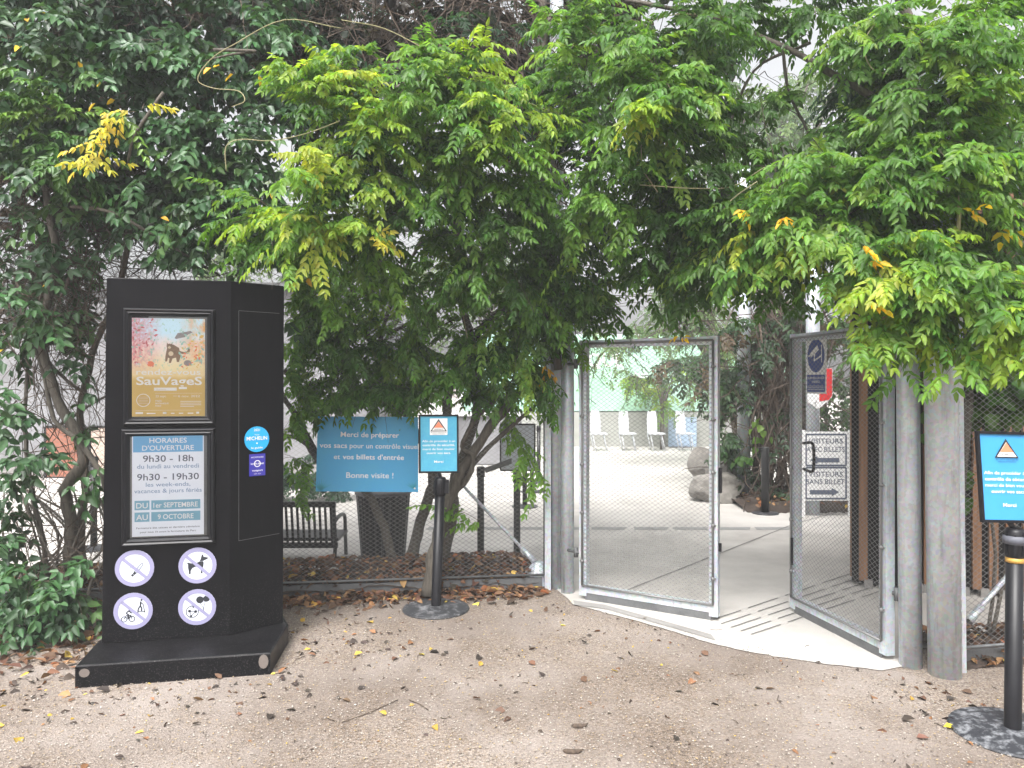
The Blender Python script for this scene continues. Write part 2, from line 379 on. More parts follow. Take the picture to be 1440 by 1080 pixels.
# ------------------------------------------------------------------ foliage
def norm(a): return a/np.maximum(np.linalg.norm(a, axis=-1, keepdims=True), 1e-9)
class Foliage:
    def __init__(s): s.V = []; s.C = []
    def leaves(s, base, d, nrm, L, col, pairs=5, ll=.06, ratio=.42, ang=58, droop=.35, jit=.25, terminal=True, cj=.16):
        """many compound leaves at once: base,d,nrm (N,3), L (N,), col (N,3)"""
        base = np.asarray(base, float); d = norm(np.asarray(d, float)); nrm = np.asarray(nrm, float); N = len(base)
        if N == 0: return
        L = np.asarray(L, float).reshape(N, 1); side = norm(np.cross(d, nrm)); nrm = np.cross(side, d)
        ts = np.linspace(.22, .93, pairs); items = [(t, sg) for t in ts for sg in (-1, 1)]+([(1., 0)] if terminal else [])
        dn = np.array([0, 0, -1.])
        for t, sg in items:
            b = base+d*L*t+dn*droop*L*t*t*.6
            tan = norm(d+dn*droop*t*1.2)
            a = R(ang)*(1-.25*t)
            ld = tan*math.cos(a)+side*sg*math.sin(a)+dn*(.25+.35*RNG.random((N, 1)))+RNG.normal(0, jit*.6, (N, 3)) if sg else tan+RNG.normal(0, jit*.4, (N, 3))
            ld = norm(ld); ln = norm(nrm+RNG.normal(0, jit, (N, 3)))
            w = norm(np.cross(ld, ln)); ln = np.cross(w, ld)
            l = ll*(.72+.38*math.sin(math.pi*min(t, .8)))*(.8+.4*RNG.random((N, 1))); hw = l*ratio*.5
            lift = ln*hw*.45
            q = np.stack([b, b+ld*l*.28+w*hw+lift, b+ld*l*.68+w*hw*.72+lift*.6-ln*l*.04, b+ld*l-ln*l*.14,
                          b+ld*l*.28-w*hw+lift, b+ld*l*.68-w*hw*.72+lift*.6-ln*l*.04], 1)
            s.V.append(q.reshape(-1, 3))
            c = col*(1+RNG.normal(0, cj, (N, 1)))*(1+RNG.normal(0, .05, (N, 3)))
            s.C.append(np.repeat(np.clip(c, .004, .9), 6, 0))
    def build(s, name, mat, parent=None):
        V = np.concatenate(s.V); C = np.concatenate(s.C); n = len(V)//6
        if parent is not None: V = V-np.array(wmat(parent).translation)
        me = bpy.data.meshes.new(name); me.vertices.add(len(V)); me.vertices.foreach_set('co', V.astype(np.float32).ravel())
        f = (np.array([[0, 1, 2, 3], [0, 3, 5, 4]])[None]+6*np.arange(n)[:, None, None]).reshape(-1)
        me.loops.add(len(f)); me.loops.foreach_set('vertex_index', f.astype(np.int32))
        me.polygons.add(2*n); me.polygons.foreach_set('loop_start', np.arange(0, 8*n, 4, dtype=np.int32))
        me.update(calc_edges=True)
        a = me.attributes.new('tint', 'FLOAT_COLOR', 'POINT')
        a.data.foreach_set('color', np.concatenate([C, np.ones((len(C), 1))], 1).astype(np.float32).ravel())
        me.materials.append(M[mat]); o = bpy.data.objects.new(name, me); COL.objects.link(o)
        if parent is not None: o.parent = parent
        return o
PAL = {
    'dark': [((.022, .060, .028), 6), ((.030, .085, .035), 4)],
    'shrub': [((.036, .085, .034), 6), ((.052, .125, .044), 5), ((.075, .15, .045), 2)],
    'mid': [((.052, .125, .024), 6), ((.078, .170, .030), 4), ((.12, .22, .035), 1.2)],
    'bright': [((.092, .205, .036), 5), ((.13, .255, .042), 5), ((.18, .30, .045), 1.8)],
    'lime': [((.14, .27, .04), 4), ((.23, .345, .04), 5), ((.34, .41, .06), 1.6)],
    'yellow': [((.50, .48, .07), 3), ((.58, .48, .13), 3)],
    'gold': [((.66, .47, .03), 3), ((.64, .40, .03), 2)],
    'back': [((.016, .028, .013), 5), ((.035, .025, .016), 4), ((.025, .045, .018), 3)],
    'far': [((.10, .17, .075), 4), ((.14, .22, .09), 3)],  # far trees: washed-out glare put into paler leaf colours
    'ivy': [((.035, .065, .035), 5), ((.05, .10, .045), 3), ((.10, .075, .05), 1)],
}
def pick(pal):
    cs, ws = zip(*PAL[pal]); return np.array(random.choices(cs, ws)[0])
STY = {   # leaflet geometry per kind of plant
    'pinnate': dict(pairs=6, ll=.059, ratio=.41, ang=60, droop=.38, jit=.27), 
    'ovate': dict(pairs=3, ll=.082, ratio=.56, ang=72, droop=.25, jit=.30),
    'broad': dict(pairs=1, ll=.11, ratio=.95, ang=50, droop=.4, jit=.3),
    'solo': dict(pairs=0, ll=.075, ratio=.5, ang=60, droop=.3, jit=.3),
    'tuft': dict(pairs=1, ll=.06, ratio=.45, ang=40, droop=.6, jit=.2),
    'far': dict(pairs=3, ll=.13, ratio=.5, ang=55, droop=.6, jit=.4),
    'small': dict(pairs=4, ll=.055, ratio=.45, ang=60, droop=.5, jit=.35),
}
LEN = {'solo': .04, 'tuft': .07, 'pinnate': .23, 'ovate': .24, 'broad': .12, 'far': .5, 'small': .18}
# leaves are kept trimmed back from the boards, the gate opening and the gap in the crown
CLEAR = [(1100, 452, 1196, 740, 9.0), (441, 600, 590, 700, 7.0), (584, 578, 650, 700, 6.5), (1364, 600, 1500, 800, 5.0), (146, 384, 402, 960, 7.0), (826, 486, 1002, 860, 8.0), (1003, 478, 1105, 900, 8.0), (1052, 84, 1098, 112, 40), (1120, 118, 1140, 134, 8), (785, 268, 800, 286, 9), (888, 432, 916, 470, 12)]
def trimmed(p):
    px = 720+p.x/p.y*K; py = 540-(p.z-CH)/p.y*K
    return any(a < px < c and b < py < d and p.y < e for a, b, c, d, e in CLEAR)
def mass(F, TW, px, py, d, rx, ry, rd, n, pal, style='pinnate', per=11, hang=.27, tw=.0028, shoot=.5, world=None):
    """a leafy mass: n shoots that start inside an ellipsoid and arch outwards, leaves set along each"""
    if world is None: c = P(px, py, d); r = Vector((rx/K*d, rd, ry/K*d))
    else: c, r = world
    B = []; D = []; NN = []; LL = []; CC = []
    for _ in range(n):
        while True:
            o = Vector((random.uniform(-1, 1), random.uniform(-1, 1), random.uniform(-1, 1)))
            if .25 < o.length < 1: break
        out = Vector((o.x, o.y*.8-.25, o.z*.7+.1)).normalized()
        sl = shoot*random.uniform(.5, 1.2)
        st = c+Vector((o.x*r.x, o.y*r.y, o.z*r.z))-out*sl*.5
        out = (out+Vector((random.gauss(0, .3), random.gauss(0, .3), random.gauss(0, .2)))).normalized()
        col = pick(pal); pts = []
        for k in range(6):
            t = k/5; pts.append(st+out*sl*t+Vector((0, 0, -hang*sl*t*t)))
        TW.tube(pts, [tw*(1-.6*k/5) for k in range(6)], 3, False)
        for k in range(per):
            t = (k+random.random())/per; i = min(int(t*5), 4); f = t*5-i
            p = pts[i].lerp(pts[i+1], f); tan = (pts[i+1]-pts[i]).normalized()
            a = random.uniform(0, 6.283); sd = tan.cross(Vector((0, 0, 1))).normalized(); up = sd.cross(tan)
            ld = tan*.55+sd*math.cos(a)*1.0+up*math.sin(a)*.35+Vector((0, -.25, -.25))
            nn = Vector((random.gauss(0, .3)+out.x*.3, -.45+random.gauss(0, .25), .85))
            if trimmed(p) or trimmed(p+ld.normalized()*LEN[style]+Vector((0, 0, -.05))) or trimmed(p+ld.normalized()*LEN[style]*.5): continue
            B.append(p); D.append(ld); NN.append(nn); LL.append(LEN[style]*random.uniform(.5, 1.2))
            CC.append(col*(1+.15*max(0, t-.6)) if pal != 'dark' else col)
    if B: F.leaves(np.array(B), np.array(D), np.array(NN), np.array(LL), np.array(CC), **STY[style])
def tangle(TW, px, py, d, rx, ry, rd, n, r=.004, L=.7, vert=.5):
    for _ in range(n):
        c = P(px+random.uniform(-rx, rx), py+random.uniform(-ry, ry), d+random.uniform(-rd, rd))
        dr = Vector((random.gauss(0, 1), random.gauss(0, .5), random.gauss(0, 1)+vert*random.choice((-1, 1)))).normalized()
        pts = [c]
        for k in range(5):
            dr = (dr+Vector((random.gauss(0, .35), random.gauss(0, .25), random.gauss(0, .3)))).normalized()
            pts.append(pts[-1]+dr*L/5*random.uniform(.7, 1.3))
        rr = r*random.uniform(.5, 1.6); TW.tube(pts, [rr*(1-.12*k) for k in range(6)], 3, False)
def limb(mb, pts, r0, r1, n=7, sub=5):
    q = smooth_path([P(*p) for p in pts], sub); m = len(q)-1
    q = [p+Vector((random.gauss(0, r0*.12), random.gauss(0, r0*.12), 0)) if 0 < i < m else p for i, p in enumerate(q)]
    mb.tube(q, [(r0+(r1-r0)*i/m)*random.uniform(.92, 1.1) for i in range(m+1)], n)

# =================================================================== SETTING
def sheet(name, pts, z, mat, kind='structure'):
    mb = MB(); mb.add([(x, y, z) for x, y in pts], [tuple(range(len(pts)))]); return tag(mb.build(name, mat), kind=kind)
sheet('ground', [(-150, -60), (150, -60), (150, 240), (-150, 240)], 0, 'gravel')
edge = [G(806, 851), G(850, 862), G(930, 884), G(1010, 908), G(1080, 922), G(1150, 933), G(1240, 944)]
_e = smooth_path(edge, 9); edge = [p+Vector((random.gauss(0, .004), random.gauss(0, .004), 0)) if 0 < i < len(_e)-1 else p for i, p in enumerate(_e)]
pl = [(-40, 6.62), (.28, 6.55), (.38, 6.05), (.44, 5.85)]+[(p.x, p.y) for p in edge]+[(2.45, 4.48), (2.62, 4.75), (40, 5.9), (40, 90), (-40, 90)]
sheet('plaza', pl, .006, 'plaza')
# joints, drain strips and grooved warning lines lying on the plaza
mb = MB()
def groundbar(mb, a, b, w, z):
    a = Vector((a.x, a.y, 0)); b = Vector((b.x, b.y, 0)); d = (b-a).normalized(); s = Vector((-d.y, d.x, 0))*w/2
    mb.add([(p.x, p.y, z) for p in (a-s, b-s, b+s, a+s)], [(0, 1, 2, 3)])
groundbar(mb, G(880, 832), G(1116, 738), .012, .0105); groundbar(mb, G(1116, 738), G(1290, 690), .012, .0105)
for j in range(5):
    for k in range(5):
        a = G(1000+j*22+k*52-8*j, 874+j*5-k*17.5); b = G(1042+j*22+k*52-8*j, 860+j*5-k*17.5)
        groundbar(mb, a, b, .012, .0105)
tag(mb.build('plaza_joints', 'joint'), kind='structure')
mb = MB(); d = 8.66
for k in range(9):
    x = -1.0+k*.48+(.02 if k % 2 else 0); mb.add([(x, d-.08, .0105), (x+.38, d-.08, .0105), (x+.44, d+.08, .0105), (x+.02, d+.08, .0105)], [(0, 1, 2, 3)])
tag(mb.build('paving_strip', 'strip'), kind='structure')
mb = MB(); e2 = [Vector((p.x, p.y, 0)) for p in (G(806, 846), G(850, 852), G(930, 874), G(1000, 894))]
for a, b in zip(e2, e2[1:]):
    s = Vector((-.0, -.115, 0)); mb.add([(p.x, p.y, .0105) for p in (a+s, b+s, b, a)], [(0, 1, 2, 3)])
tag(mb.build('gate_threshold', 'slab'), kind='structure')
# mulch mound behind the steel edging
FL0 = Vector((-4.4, 5.55, 0)); FL1 = Vector((.30, 6.16, 0)); FU = (FL1-FL0).normalized(); FN = Vector((FU.y, -FU.x, 0))
def mound(name, o, u, n, W, prof, mat):
    mb = MB(); nx = int(W/.06); rows = []
    for i in range(nx+1):
        rows.append([o+u*(W*i/nx)+n*q+Vector((0, 0, h*(.8+.35*math.sin(i*.37)*math.cos(i*.11))+random.gauss(0, .008))) for q, h in prof])
    m = len(prof); mb.add([p for r in rows for p in r], [(i*m+j, (i+1)*m+j, (i+1)*m+j+1, i*m+j+1) for i in range(nx) for j in range(m-1)], True)
    return tag(mb.build(name, mat), kind='structure')
mound('mulch_bed', FL0, FU, -FN, 4.66, [(-.02, .06), (.1, .12), (.22, .17), (.34, .185), (.46, .16), (.58, .08), (.7, -.02)], 'mulch')
mound('soil_bed', Vector((2.68, 4.44, 0)), Vector((.98, .2, 0)).normalized(), Vector((-.2, .98, 0)).normalized(), 2.2, [(-.05, .0), (.08, .07), (.22, .09), (.4, .06), (.55, -.02)], 'mulch')
mound('planting_bed', Vector((3.1, 9.75, 0)), Vector((1, .0, 0)), Vector((0, 1, 0)), 3.6, [(-.1, -.01), (.15, .05), (.6, .09), (1.4, .1), (2.6, .02)], 'mulch')

# =================================================================== KIOSK
A = Vector((-2.485, 4.48, 0)); B = Vector((-1.767, 4.63, 0)); C = Vector((-1.507, 4.865, 0)); D_ = Vector((-1.60, 5.05, 0)); E_ = Vector((-2.60, 5.03, 0))
top = [Vector((-2.455, 4.48, 0)), Vector((-1.759, 4.63, 0)), Vector((-1.500, 4.865, 0)), D_, E_]
kiosk = thing('information_kiosk', 'tall black painted notice board with opening hours, posters and ban stickers on a black plinth', 'notice board', (-2.05, 4.72, 0))
mb = MB(); ZB, ZT = .13, 2.345
def inset(ps, k):
    c = sum(ps, Vector())/len(ps); return [p+(c-p).normalized()*k for p in ps]
b5 = [A, B, C, D_, E_]
mb.loft([[p+Vector((0, 0, ZB)) for p in b5], [p+Vector((0, 0, ZT-.006)) for p in top], [p+Vector((0, 0, ZT)) for p in inset(top, .008)]])
mb.build('body', 'board', kiosk)
pt = [Vector((-2.44, 4.13, 0)), Vector((-1.415, 4.33, 0)), Vector((-1.47, 4.86, 0)), Vector((-1.58, 5.08, 0)), Vector((-2.62, 5.05, 0)), Vector((-2.525, 4.47, 0))]
mb = MB(); mb.loft([[p for p in pt], [p+Vector((0, 0, .118)) for p in pt], [p+Vector((0, 0, .126)) for p in inset(pt, .01)]]); mb.build('plinth', 'board', kiosk)
BW = plain('bare_wood', (.16, .135, .12), .8)
for a, b, z, w in ((Vector((-2.415, 4.13, 0)), Vector((-2.36, 4.14, 0)), .085, .035), (Vector((-1.475, 4.313, 0)), Vector((-1.425, 4.323, 0)), .08, .06)):
    dd = (b-a).normalized(); nn = Vector((dd.y, -dd.x, 0)); pp = Panel(a+Vector((0, 0, z))+nn*.001, dd, (0, 0, 1)); pp.disc(.025, 0, .028, 'x', 1, 12, w*.7)
    pp.m['x'].build('worn_corner', BW, kiosk)
fu = (B-A).normalized(); fn = Vector((fu.y, -fu.x, 0))
def uvf(px, py): q = hit(px, py, A, fn); return (q-A).dot(fu), q.z
def moulding(name, x0, y0, x1, y1, wd=.05):
    mb = MB(); prof = [(0, 0), (.004, .022), (.012, .03), (.022, .022), (.03, .028), (wd-.008, .014), (wd, .002)]
    rings = []
    for q, h in prof:
        rings.append([A*0+Vector((A.x, A.y, 0))+fu*x+Vector((0, 0, y))+fn*h for x, y in ((x0+q, y0+q), (x1-q, y0+q), (x1-q, y1-q), (x0+q, y1-q))])
    mb.loft(rings, True, False); return mb.build(name, 'black', kiosk)
x0, yT = uvf(174, 433); x1, yB = uvf(303, 597)
fr1 = moulding('poster_frame', x0, yB, x1, yT)
def backing(p, x0, y0, x1, y1, mat): 
    b = MB(); b.add([Vector((A.x, A.y, 0))+fu*x+Vector((0, 0, y))+fn*.004 for x, y in ((x0+.04, y0+.04), (x1-.04, y0+.04), (x1-.04, y1-.04), (x0+.04, y1-.04))], [(0, 1, 2, 3)]); b.build('backboard', mat, p)
    b = MB(); b.add([Vector((A.x, A.y, 0))+fu*x+Vector((0, 0, y))+fn*.0135 for x, y in ((x0+.045, y0+.045), (x1-.045, y0+.045), (x1-.045, y1-.045), (x0+.045, y1-.045))], [(0, 1, 2, 3)]); b.build('pane', 'pane', p)
backing(fr1, x0, yB, x1, yT, 'steel')
a0, b1 = uvf(186, 447); a1, b0 = uvf(288.5, 585)
W, H = a1-a0, b1-b0
mb = MB(); O = Vector((A.x, A.y, 0))+fu*a0+Vector((0, 0, b0))+fn*.006
nx, ny = 1, 1
mb.add([O, O+fu*W, O+fu*W+Vector((0, 0, H)), O+Vector((0, 0, H))], [(0, 1, 2, 3)])
mb.build('poster', 'art', fr1, uv=[(0, 0), (1, 0), (1, 1), (0, 1)])
pp = Panel(O, fu, (0, 0, 1), .001)
def S(pts): return [(x*W, y*H) for x, y in pts]
# running long-tailed animal, a bird above, small creatures below
pp.poly(S([(.455, .62), (.48, .71), (.56, .735), (.64, .70), (.665, .62), (.64, .555), (.61, .555), (.60, .60), (.55, .59), (.53, .545), (.50, .545), (.51, .59), (.49, .60), (.475, .56), (.45, .56)]), 'brown')
pp.disc(.51*W, .715*H, .04*W, 'brown', 1, 14); pp.disc(.51*W, .705*H, .022*W, 'cream', 2, 12); pp.disc(.53*W, .64*H, .035*W, 'cream', 2, 12)
pp.stroke(S([(.64, .66), (.68, .65), (.73, .645), (.77, .66), (.78, .69), (.76, .695)]), .014, 'brown', 1)
pp.poly(S([(.47, .71), (.475, .755), (.495, .735)]), 'brown'); pp.poly(S([(.55, .71), (.55, .755), (.53, .735)]), 'brown')
pp.poly(S([(.58, .80), (.62, .85), (.70, .86), (.80, .875), (.83, .86), (.77, .84), (.72, .81), (.65, .80), (.60, .79)]), 'fur')
pp.disc(.76*W, .545*H, .055*W, 'fur', 1, 14, .03*H); pp.disc(.25*W, .535*H, .05*W, 'orange', 1, 12, .028*H)
pr = rnd.Random(4)
for k in range(150):      # sprigs of printed foliage round the animals
    lft = k % 2; x = pr.uniform(.02, .30) if lft else pr.uniform(.66, .97); y = pr.uniform(.52, .97) if lft else pr.uniform(.50, .86); a = pr.uniform(0, 6.28); q = pr.uniform(.02, .05)
    pp.poly([(x*W, y*H), (x*W+q*W*math.cos(a-.35), y*H+q*W*math.sin(a-.35)), (x*W+1.5*q*W*math.cos(a), y*H+1.5*q*W*math.sin(a)), (x*W+q*W*math.cos(a+.35), y*H+q*W*math.sin(a+.35))], pr.choice(('art_red', 'art_pink', 'art_teal') if lft else ('art_gold', 'orange', 'art_teal')), 1+.02*k/3)
for x in (.497, .523): pp.disc(x*W, .713*H, .006*W, 'fur', 4, 8)
pp.text('les', .06*W, .515*H, .035*H, 'white', 3, align='l'); pp.text('rendez-vous', .06*W, .425*H, .062*H, 'white', 3, w=.88*W, align='l', bold=.008)
pp.text('SauVageS', .06*W, .322*H, .086*H, 'white', 3, w=.90*W, bold=.018, align='l')
pp.rect(.64*W, .278*H, .75*W, .30*H, 'white', 3); pp.rect(.30*W, .262*H, .61*W, .293*H, 'white', 3); pp.text('Automne', .33*W, .268*H, .018*H, 'cream', 4, align='l')
pp.text('23 sept.', .32*W, .195*H, .024*H, 'white', 3, align='l'); pp.rect(.56*W, .206*H, .62*W, .209*H, 'white', 3); pp.text('6 nov. 2022', .63*W, .195*H, .024*H, 'white', 3, align='l', w=.3*W)
pp.rect(.31*W, .235*H, .96*W, .237*H, 'white', 3); pp.rect(.05*W, .062*H, .95*W, .064*H, 'white', 3)
pp.ring(.155*W, .165*H, .085*W, .095*W, 'white', 3)
for k in range(5): pp.rect(.09*W, (.13+.016*k)*H, .22*W, (.136+.016*k)*H, 'cream', 3)
pp.text('PARC', .32*W, .15*H, .018*H, 'white', 3, align='l', bold=.010); pp.text('BOTANIQUE', .32*W, .125*H, .016*H, 'white', 3, align='l', bold=.010); pp.text('PARIS', .32*W, .10*H, .016*H, 'white', 3, align='l', bold=.010)
for k, (q, w) in enumerate(((.15, .0), (.132, .0), (.114, .0), (.098, .1))): pp.rect(.66*W, q*H, (.95-w)*W, (q+.005)*H, 'white', 3)
for k, (q, w) in enumerate(((.05, .10), (.2, .12), (.42, .05), (.53, .05), (.64, .06), (.76, .08), (.88, .04))): pp.rect(q*W, .026*H, (q+w)*W, (.045 if k in (0, 2, 6) else .036)*H, 'white', 3)
pp.build(fr1, {'white': 'lettering', 'brown': 'printed_animal', 'cream': 'printed_detail', 'fur': 'printed_bird', 'orange': 'printed_fruit', 'art_red': 'printed_leaves', 'art_pink': 'printed_leaves', 'art_teal': 'printed_leaves', 'art_gold': 'printed_leaves'})
# opening hours case
x0, yT = uvf(171, 603); x1, yB = uvf(303, 763)
fr2 = moulding('hours_frame', x0, yB, x1, yT); backing(fr2, x0, yB, x1, yT, 'steel')
a0, b1 = uvf(186, 611); a1, b0 = uvf(287, 751); W, H = a1-a0, b1-b0
O = Vector((A.x, A.y, 0))+fu*a0+Vector((0, 0, b0))+fn*.005; pp = Panel(O, fu, (0, 0, 1), .001)
pp.rect(0, 0, W, H, 'paper', 1); pp.rect(.015*W, .825*H, .985*W, .985*H, 'hdr', 2)
pp.text('HORAIRES', .5*W, .915*H, .050*H, 'white', 3, w=.52*W, bold=.012); pp.text("D'OUVERTURE", .5*W, .842*H, .050*H, 'white', 3, w=.72*W, bold=.012)
pp.text('9h30 - 18h', .5*W, .73*H, .066*H, 'ink', 2, w=.70*W, bold=.010); pp.text('du lundi au vendredi', .5*W, .665*H, .043*H, 'inkb', 2, w=.86*W, bold=.006)
pp.text('9h30 - 19h30', .5*W, .55*H, .066*H, 'ink', 2, w=.86*W, bold=.010); pp.text('les week-ends,', .5*W, .487*H, .042*H, 'inkb', 2, w=.62*W, bold=.006); pp.text('vacances & jours fériés', .5*W, .425*H, .042*H, 'inkb', 2, w=.94*W, bold=.006)
for q, a, bb in ((.26, 'DU', '1er SEPTEMBRE'), (.145, 'AU', '9 OCTOBRE')):
    pp.rect(.035*W, q*H, .24*W, (q+.092)*H, 'band', 2); pp.rect(.265*W, q*H, .95*W, (q+.092)*H, 'band', 2)
    pp.text(a, .138*W, (q+.018)*H, .055*H, 'white', 3, w=.16*W, bold=.012); pp.text(bb, .605*W, (q+.02)*H, .05*H, 'white', 3, w=(.62 if a == 'DU' else .5)*W, bold=.012)
pp.text('Fermeture des caisses et dernière admission', .5*W, .075*H, .018*H, 'ink', 2, w=.88*W, bold=.008); pp.text('pour tous 1h avant la fermeture du Parc', .5*W, .035*H, .018*H, 'ink', 2, w=.78*W, bold=.008)
pp.build(fr2, {'paper': 'paper', 'hdr': 'header', 'white': 'white_lettering', 'ink': 'grey_lettering', 'inkb': 'blue_lettering', 'band': 'date_band'})
# ban stickers
def sticker(px, py, kind, label):
    x, y = uvf(px, py); r = .111; O = Vector((A.x, A.y, 0))+fu*x+Vector((0, 0, y))+fn*.001
    # the body leans in towards its top: keep clear of it
    base = MB(); p = Panel(O, fu, (0, 0, 1), .0012)
    p.disc(0, 0, r, 'white', 1); p.ring(0, 0, r*.775, r, 'lav', 3)
    a = R(-42); c, s_ = math.cos(a), math.sin(a); w = r*.085
    p.poly([(-c*r*.8-s_*-w, -s_*r*.8+c*-w), (c*r*.8-s_*-w, s_*r*.8+c*-w), (c*r*.8-s_*w, s_*r*.8+c*w), (-c*r*.8-s_*w, -s_*r*.8+c*w)], 'lav', 3)
    k = r
    def T(pts): return [(x*k, y*k) for x, y in pts]
    if kind == 'smoke':
        p.stroke(T([(-.04, -.22), (.3, .2), (.36, .26), (.42, .24), (.42, .17), (.38, .1), (.08, -.28)]), .0042, 'ink', 2)
        p.poly(T([(-.1, -.28), (.0, -.17), (.1, -.26), (.0, -.37)]), 'dink', 2); p.disc(-.11*k, -.38*k, .07*k, 'dink', 2, 12)
        p.stroke(T([(-.2, .35), (-.05, .42), (.03, .33), (-.02, .2), (-.2, .1), (-.22, -.02)]), .0034, 'inkb', 2)
    if kind == 'dog':
        p.poly(T([(-.57, .17), (-.5, .19), (-.36, .14), (-.18, .12), (0, .17), (.1, .22), (.28, .22), (.32, .14), (.30, -.05), (.26, -.14), (.24, -.38), (.28, -.45), (.15, -.45), (.18, -.38), (.18, -.15), (.1, -.08), (-.12, -.06), (-.28, -.14), (-.36, -.28), (-.36, -.46), (-.46, -.46), (-.46, -.3), (-.5, -.12), (-.5, .08)]), 'dink', 2)
        p.poly(T([(.1, .24), (.16, .34), (.21, .56), (.29, .62), (.31, .48), (.56, .42), (.52, .34), (.36, .28), (.28, .24)]), 'dink', 2)
    if kind == 'bike':
        for cx in (-.46, -.06): p.ring(cx*k, -.43*k, .122*k, .165*k, 'dink', 2, 16)
        p.stroke(T([(-.46, -.43), (-.34, -.22), (-.12, -.22), (-.06, -.43)]), .0045, 'dink', 2); p.stroke(T([(-.3, -.22), (-.26, -.43), (-.12, -.22)]), .0045, 'dink', 2)
        p.stroke(T([(-.36, -.1), (-.22, .03), (-.08, -.12)]), .007, 'dink', 2); p.stroke(T([(-.36, -.1), (-.22, -.2), (-.26, -.42)]), .007, 'dink', 2); p.disc(-.18*k, .08*k, .05*k, 'dink', 2, 10)
        p.disc(.42*k, .58*k, .055*k, 'dink', 2, 10); p.stroke(T([(.38, .5), (.36, .26), (.44, .12), (.42, -.02)]), .008, 'dink', 2); p.stroke(T([(.38, .3), (.26, .1), (.24, -.02)]), .007, 'dink', 2); p.stroke(T([(.38, .46), (.5, .34)]), .005, 'dink', 2); p.stroke(T([(.5, .38), (.58, -.05), (.22, -.04)]), .004, 'dink', 2); p.disc(.58*k, -.08*k, .04*k, 'dink', 2, 8); p.disc(.24*k, -.08*k, .035*k, 'dink', 2, 8)
    if kind == 'ball':
        p.ring(-.26*k, -.24*k, .30*k, .34*k, 'dink', 2, 24)
        for q, w_, rr in ((-.4, -.2, .09), (-.08, -.24, .09), (-.32, -.48, .07), (-.2, .02, .06)): p.disc(q*k, w_*k, rr*k, 'dink', 2, 5)
        p.stroke(T([(-.4, -.2), (-.08, -.24), (-.32, -.48), (-.4, -.2)]), .0032, 'dink', 2)
        p.disc(.14*k, .4*k, .2*k, 'dink', 2, 18); p.poly(T([(.3, .5), (.42, .62), (.68, .46), (.62, .32), (.5, .27), (.36, .3)]), 'dink', 2)
        p.stroke(T([(.16, .2), (.3, 0), (.34, -.2)]), .0032, 'ink', 2); p.stroke(T([(.42, .28), (.36, .05), (.34, -.2)]), .0032, 'ink', 2)
    root = p.m.pop('white').build('ban_sticker', 'stick', kiosk); root['label'] = label
    p.build(root, {'lav': 'ban_ring', 'dink': 'pictogram', 'ink': 'pictogram_line', 'inkb': 'smoke_line'})
sticker(189.5, 799, 'smoke', 'round no smoking sticker'); sticker(278, 795, 'dog', 'round no dogs sticker'); sticker(187.5, 859, 'bike', 'round no bicycles or scooters sticker'); sticker(277.5, 853.5, 'ball', 'round no balls or balloons sticker')
# side face: hairline service door, two award stickers
su = (C-B).normalized(); sn = Vector((su.y, -su.x, 0))
def uvs(px, py): q = hit(px, py, B, sn); return (q-B).dot(su), q.z
pp = Panel(Vector((B.x, B.y, 0))+sn*.009, su, (0, 0, 1), .001)
xa, za = uvs(335, 437); xb, zb = uvs(392, 752)
pp.stroke([(xb, za), (xa, za), (xa, zb), (xb, zb+.01)], .0022, 'steel', 0); pp.build(kiosk, {'steel': 'service_door_seam'})
x, z = uvs(360.5, 617.5); p = Panel(Vector((B.x, B.y, 0))+su*x+Vector((0, 0, z))+sn*.009, su, (0, 0, 1), .0012)
p.disc(0, 0, .082, 'michel', 0); p.text('2021', 0, .052, .016, 'white', 1, bold=.010); p.text('MICHELIN', 0, -.005, .024, 'white', 1, w=.135, bold=.012); p.disc(0, -.026, .006, 'white', 1, 5); p.text('Voyage', 0, .026, .008, 'white', 1); p.text('le guide', 0, -.06, .013, 'white', 1, bold=.010, w=.075)
rt = p.m.pop('michel').build('award_sticker', 'michel', kiosk); p.build(rt, {'white': 'lettering'}); rt['label'] = 'round bright blue award sticker'
x, z = uvs(361, 653.5); p = Panel(Vector((B.x, B.y, 0))+su*x+Vector((0, 0, z))+sn*.009, su, (0, 0, 1), .0012)
p.rect(-.053, -.07, .053, .07, 'violet', 0); p.text('RECOMMANDÉ', 0, .045, .009, 'white', 1, w=.08); p.ring(0, .008, .017, .022, 'white', 1, 20); p.text('lonely planet', 0, .003, .014, 'white', 1, w=.086, bold=.012); p.text('voyageurs', 0, -.04, .012, 'white', 1, w=.07, bold=.012); p.text('2020 - 2021', 0, -.06, .007, 'white', 1)
rt = p.m.pop('violet').build('award_sticker', 'violet', kiosk); p.build(rt, {'white': 'lettering'}); rt['label'] = 'rectangular violet guide sticker'

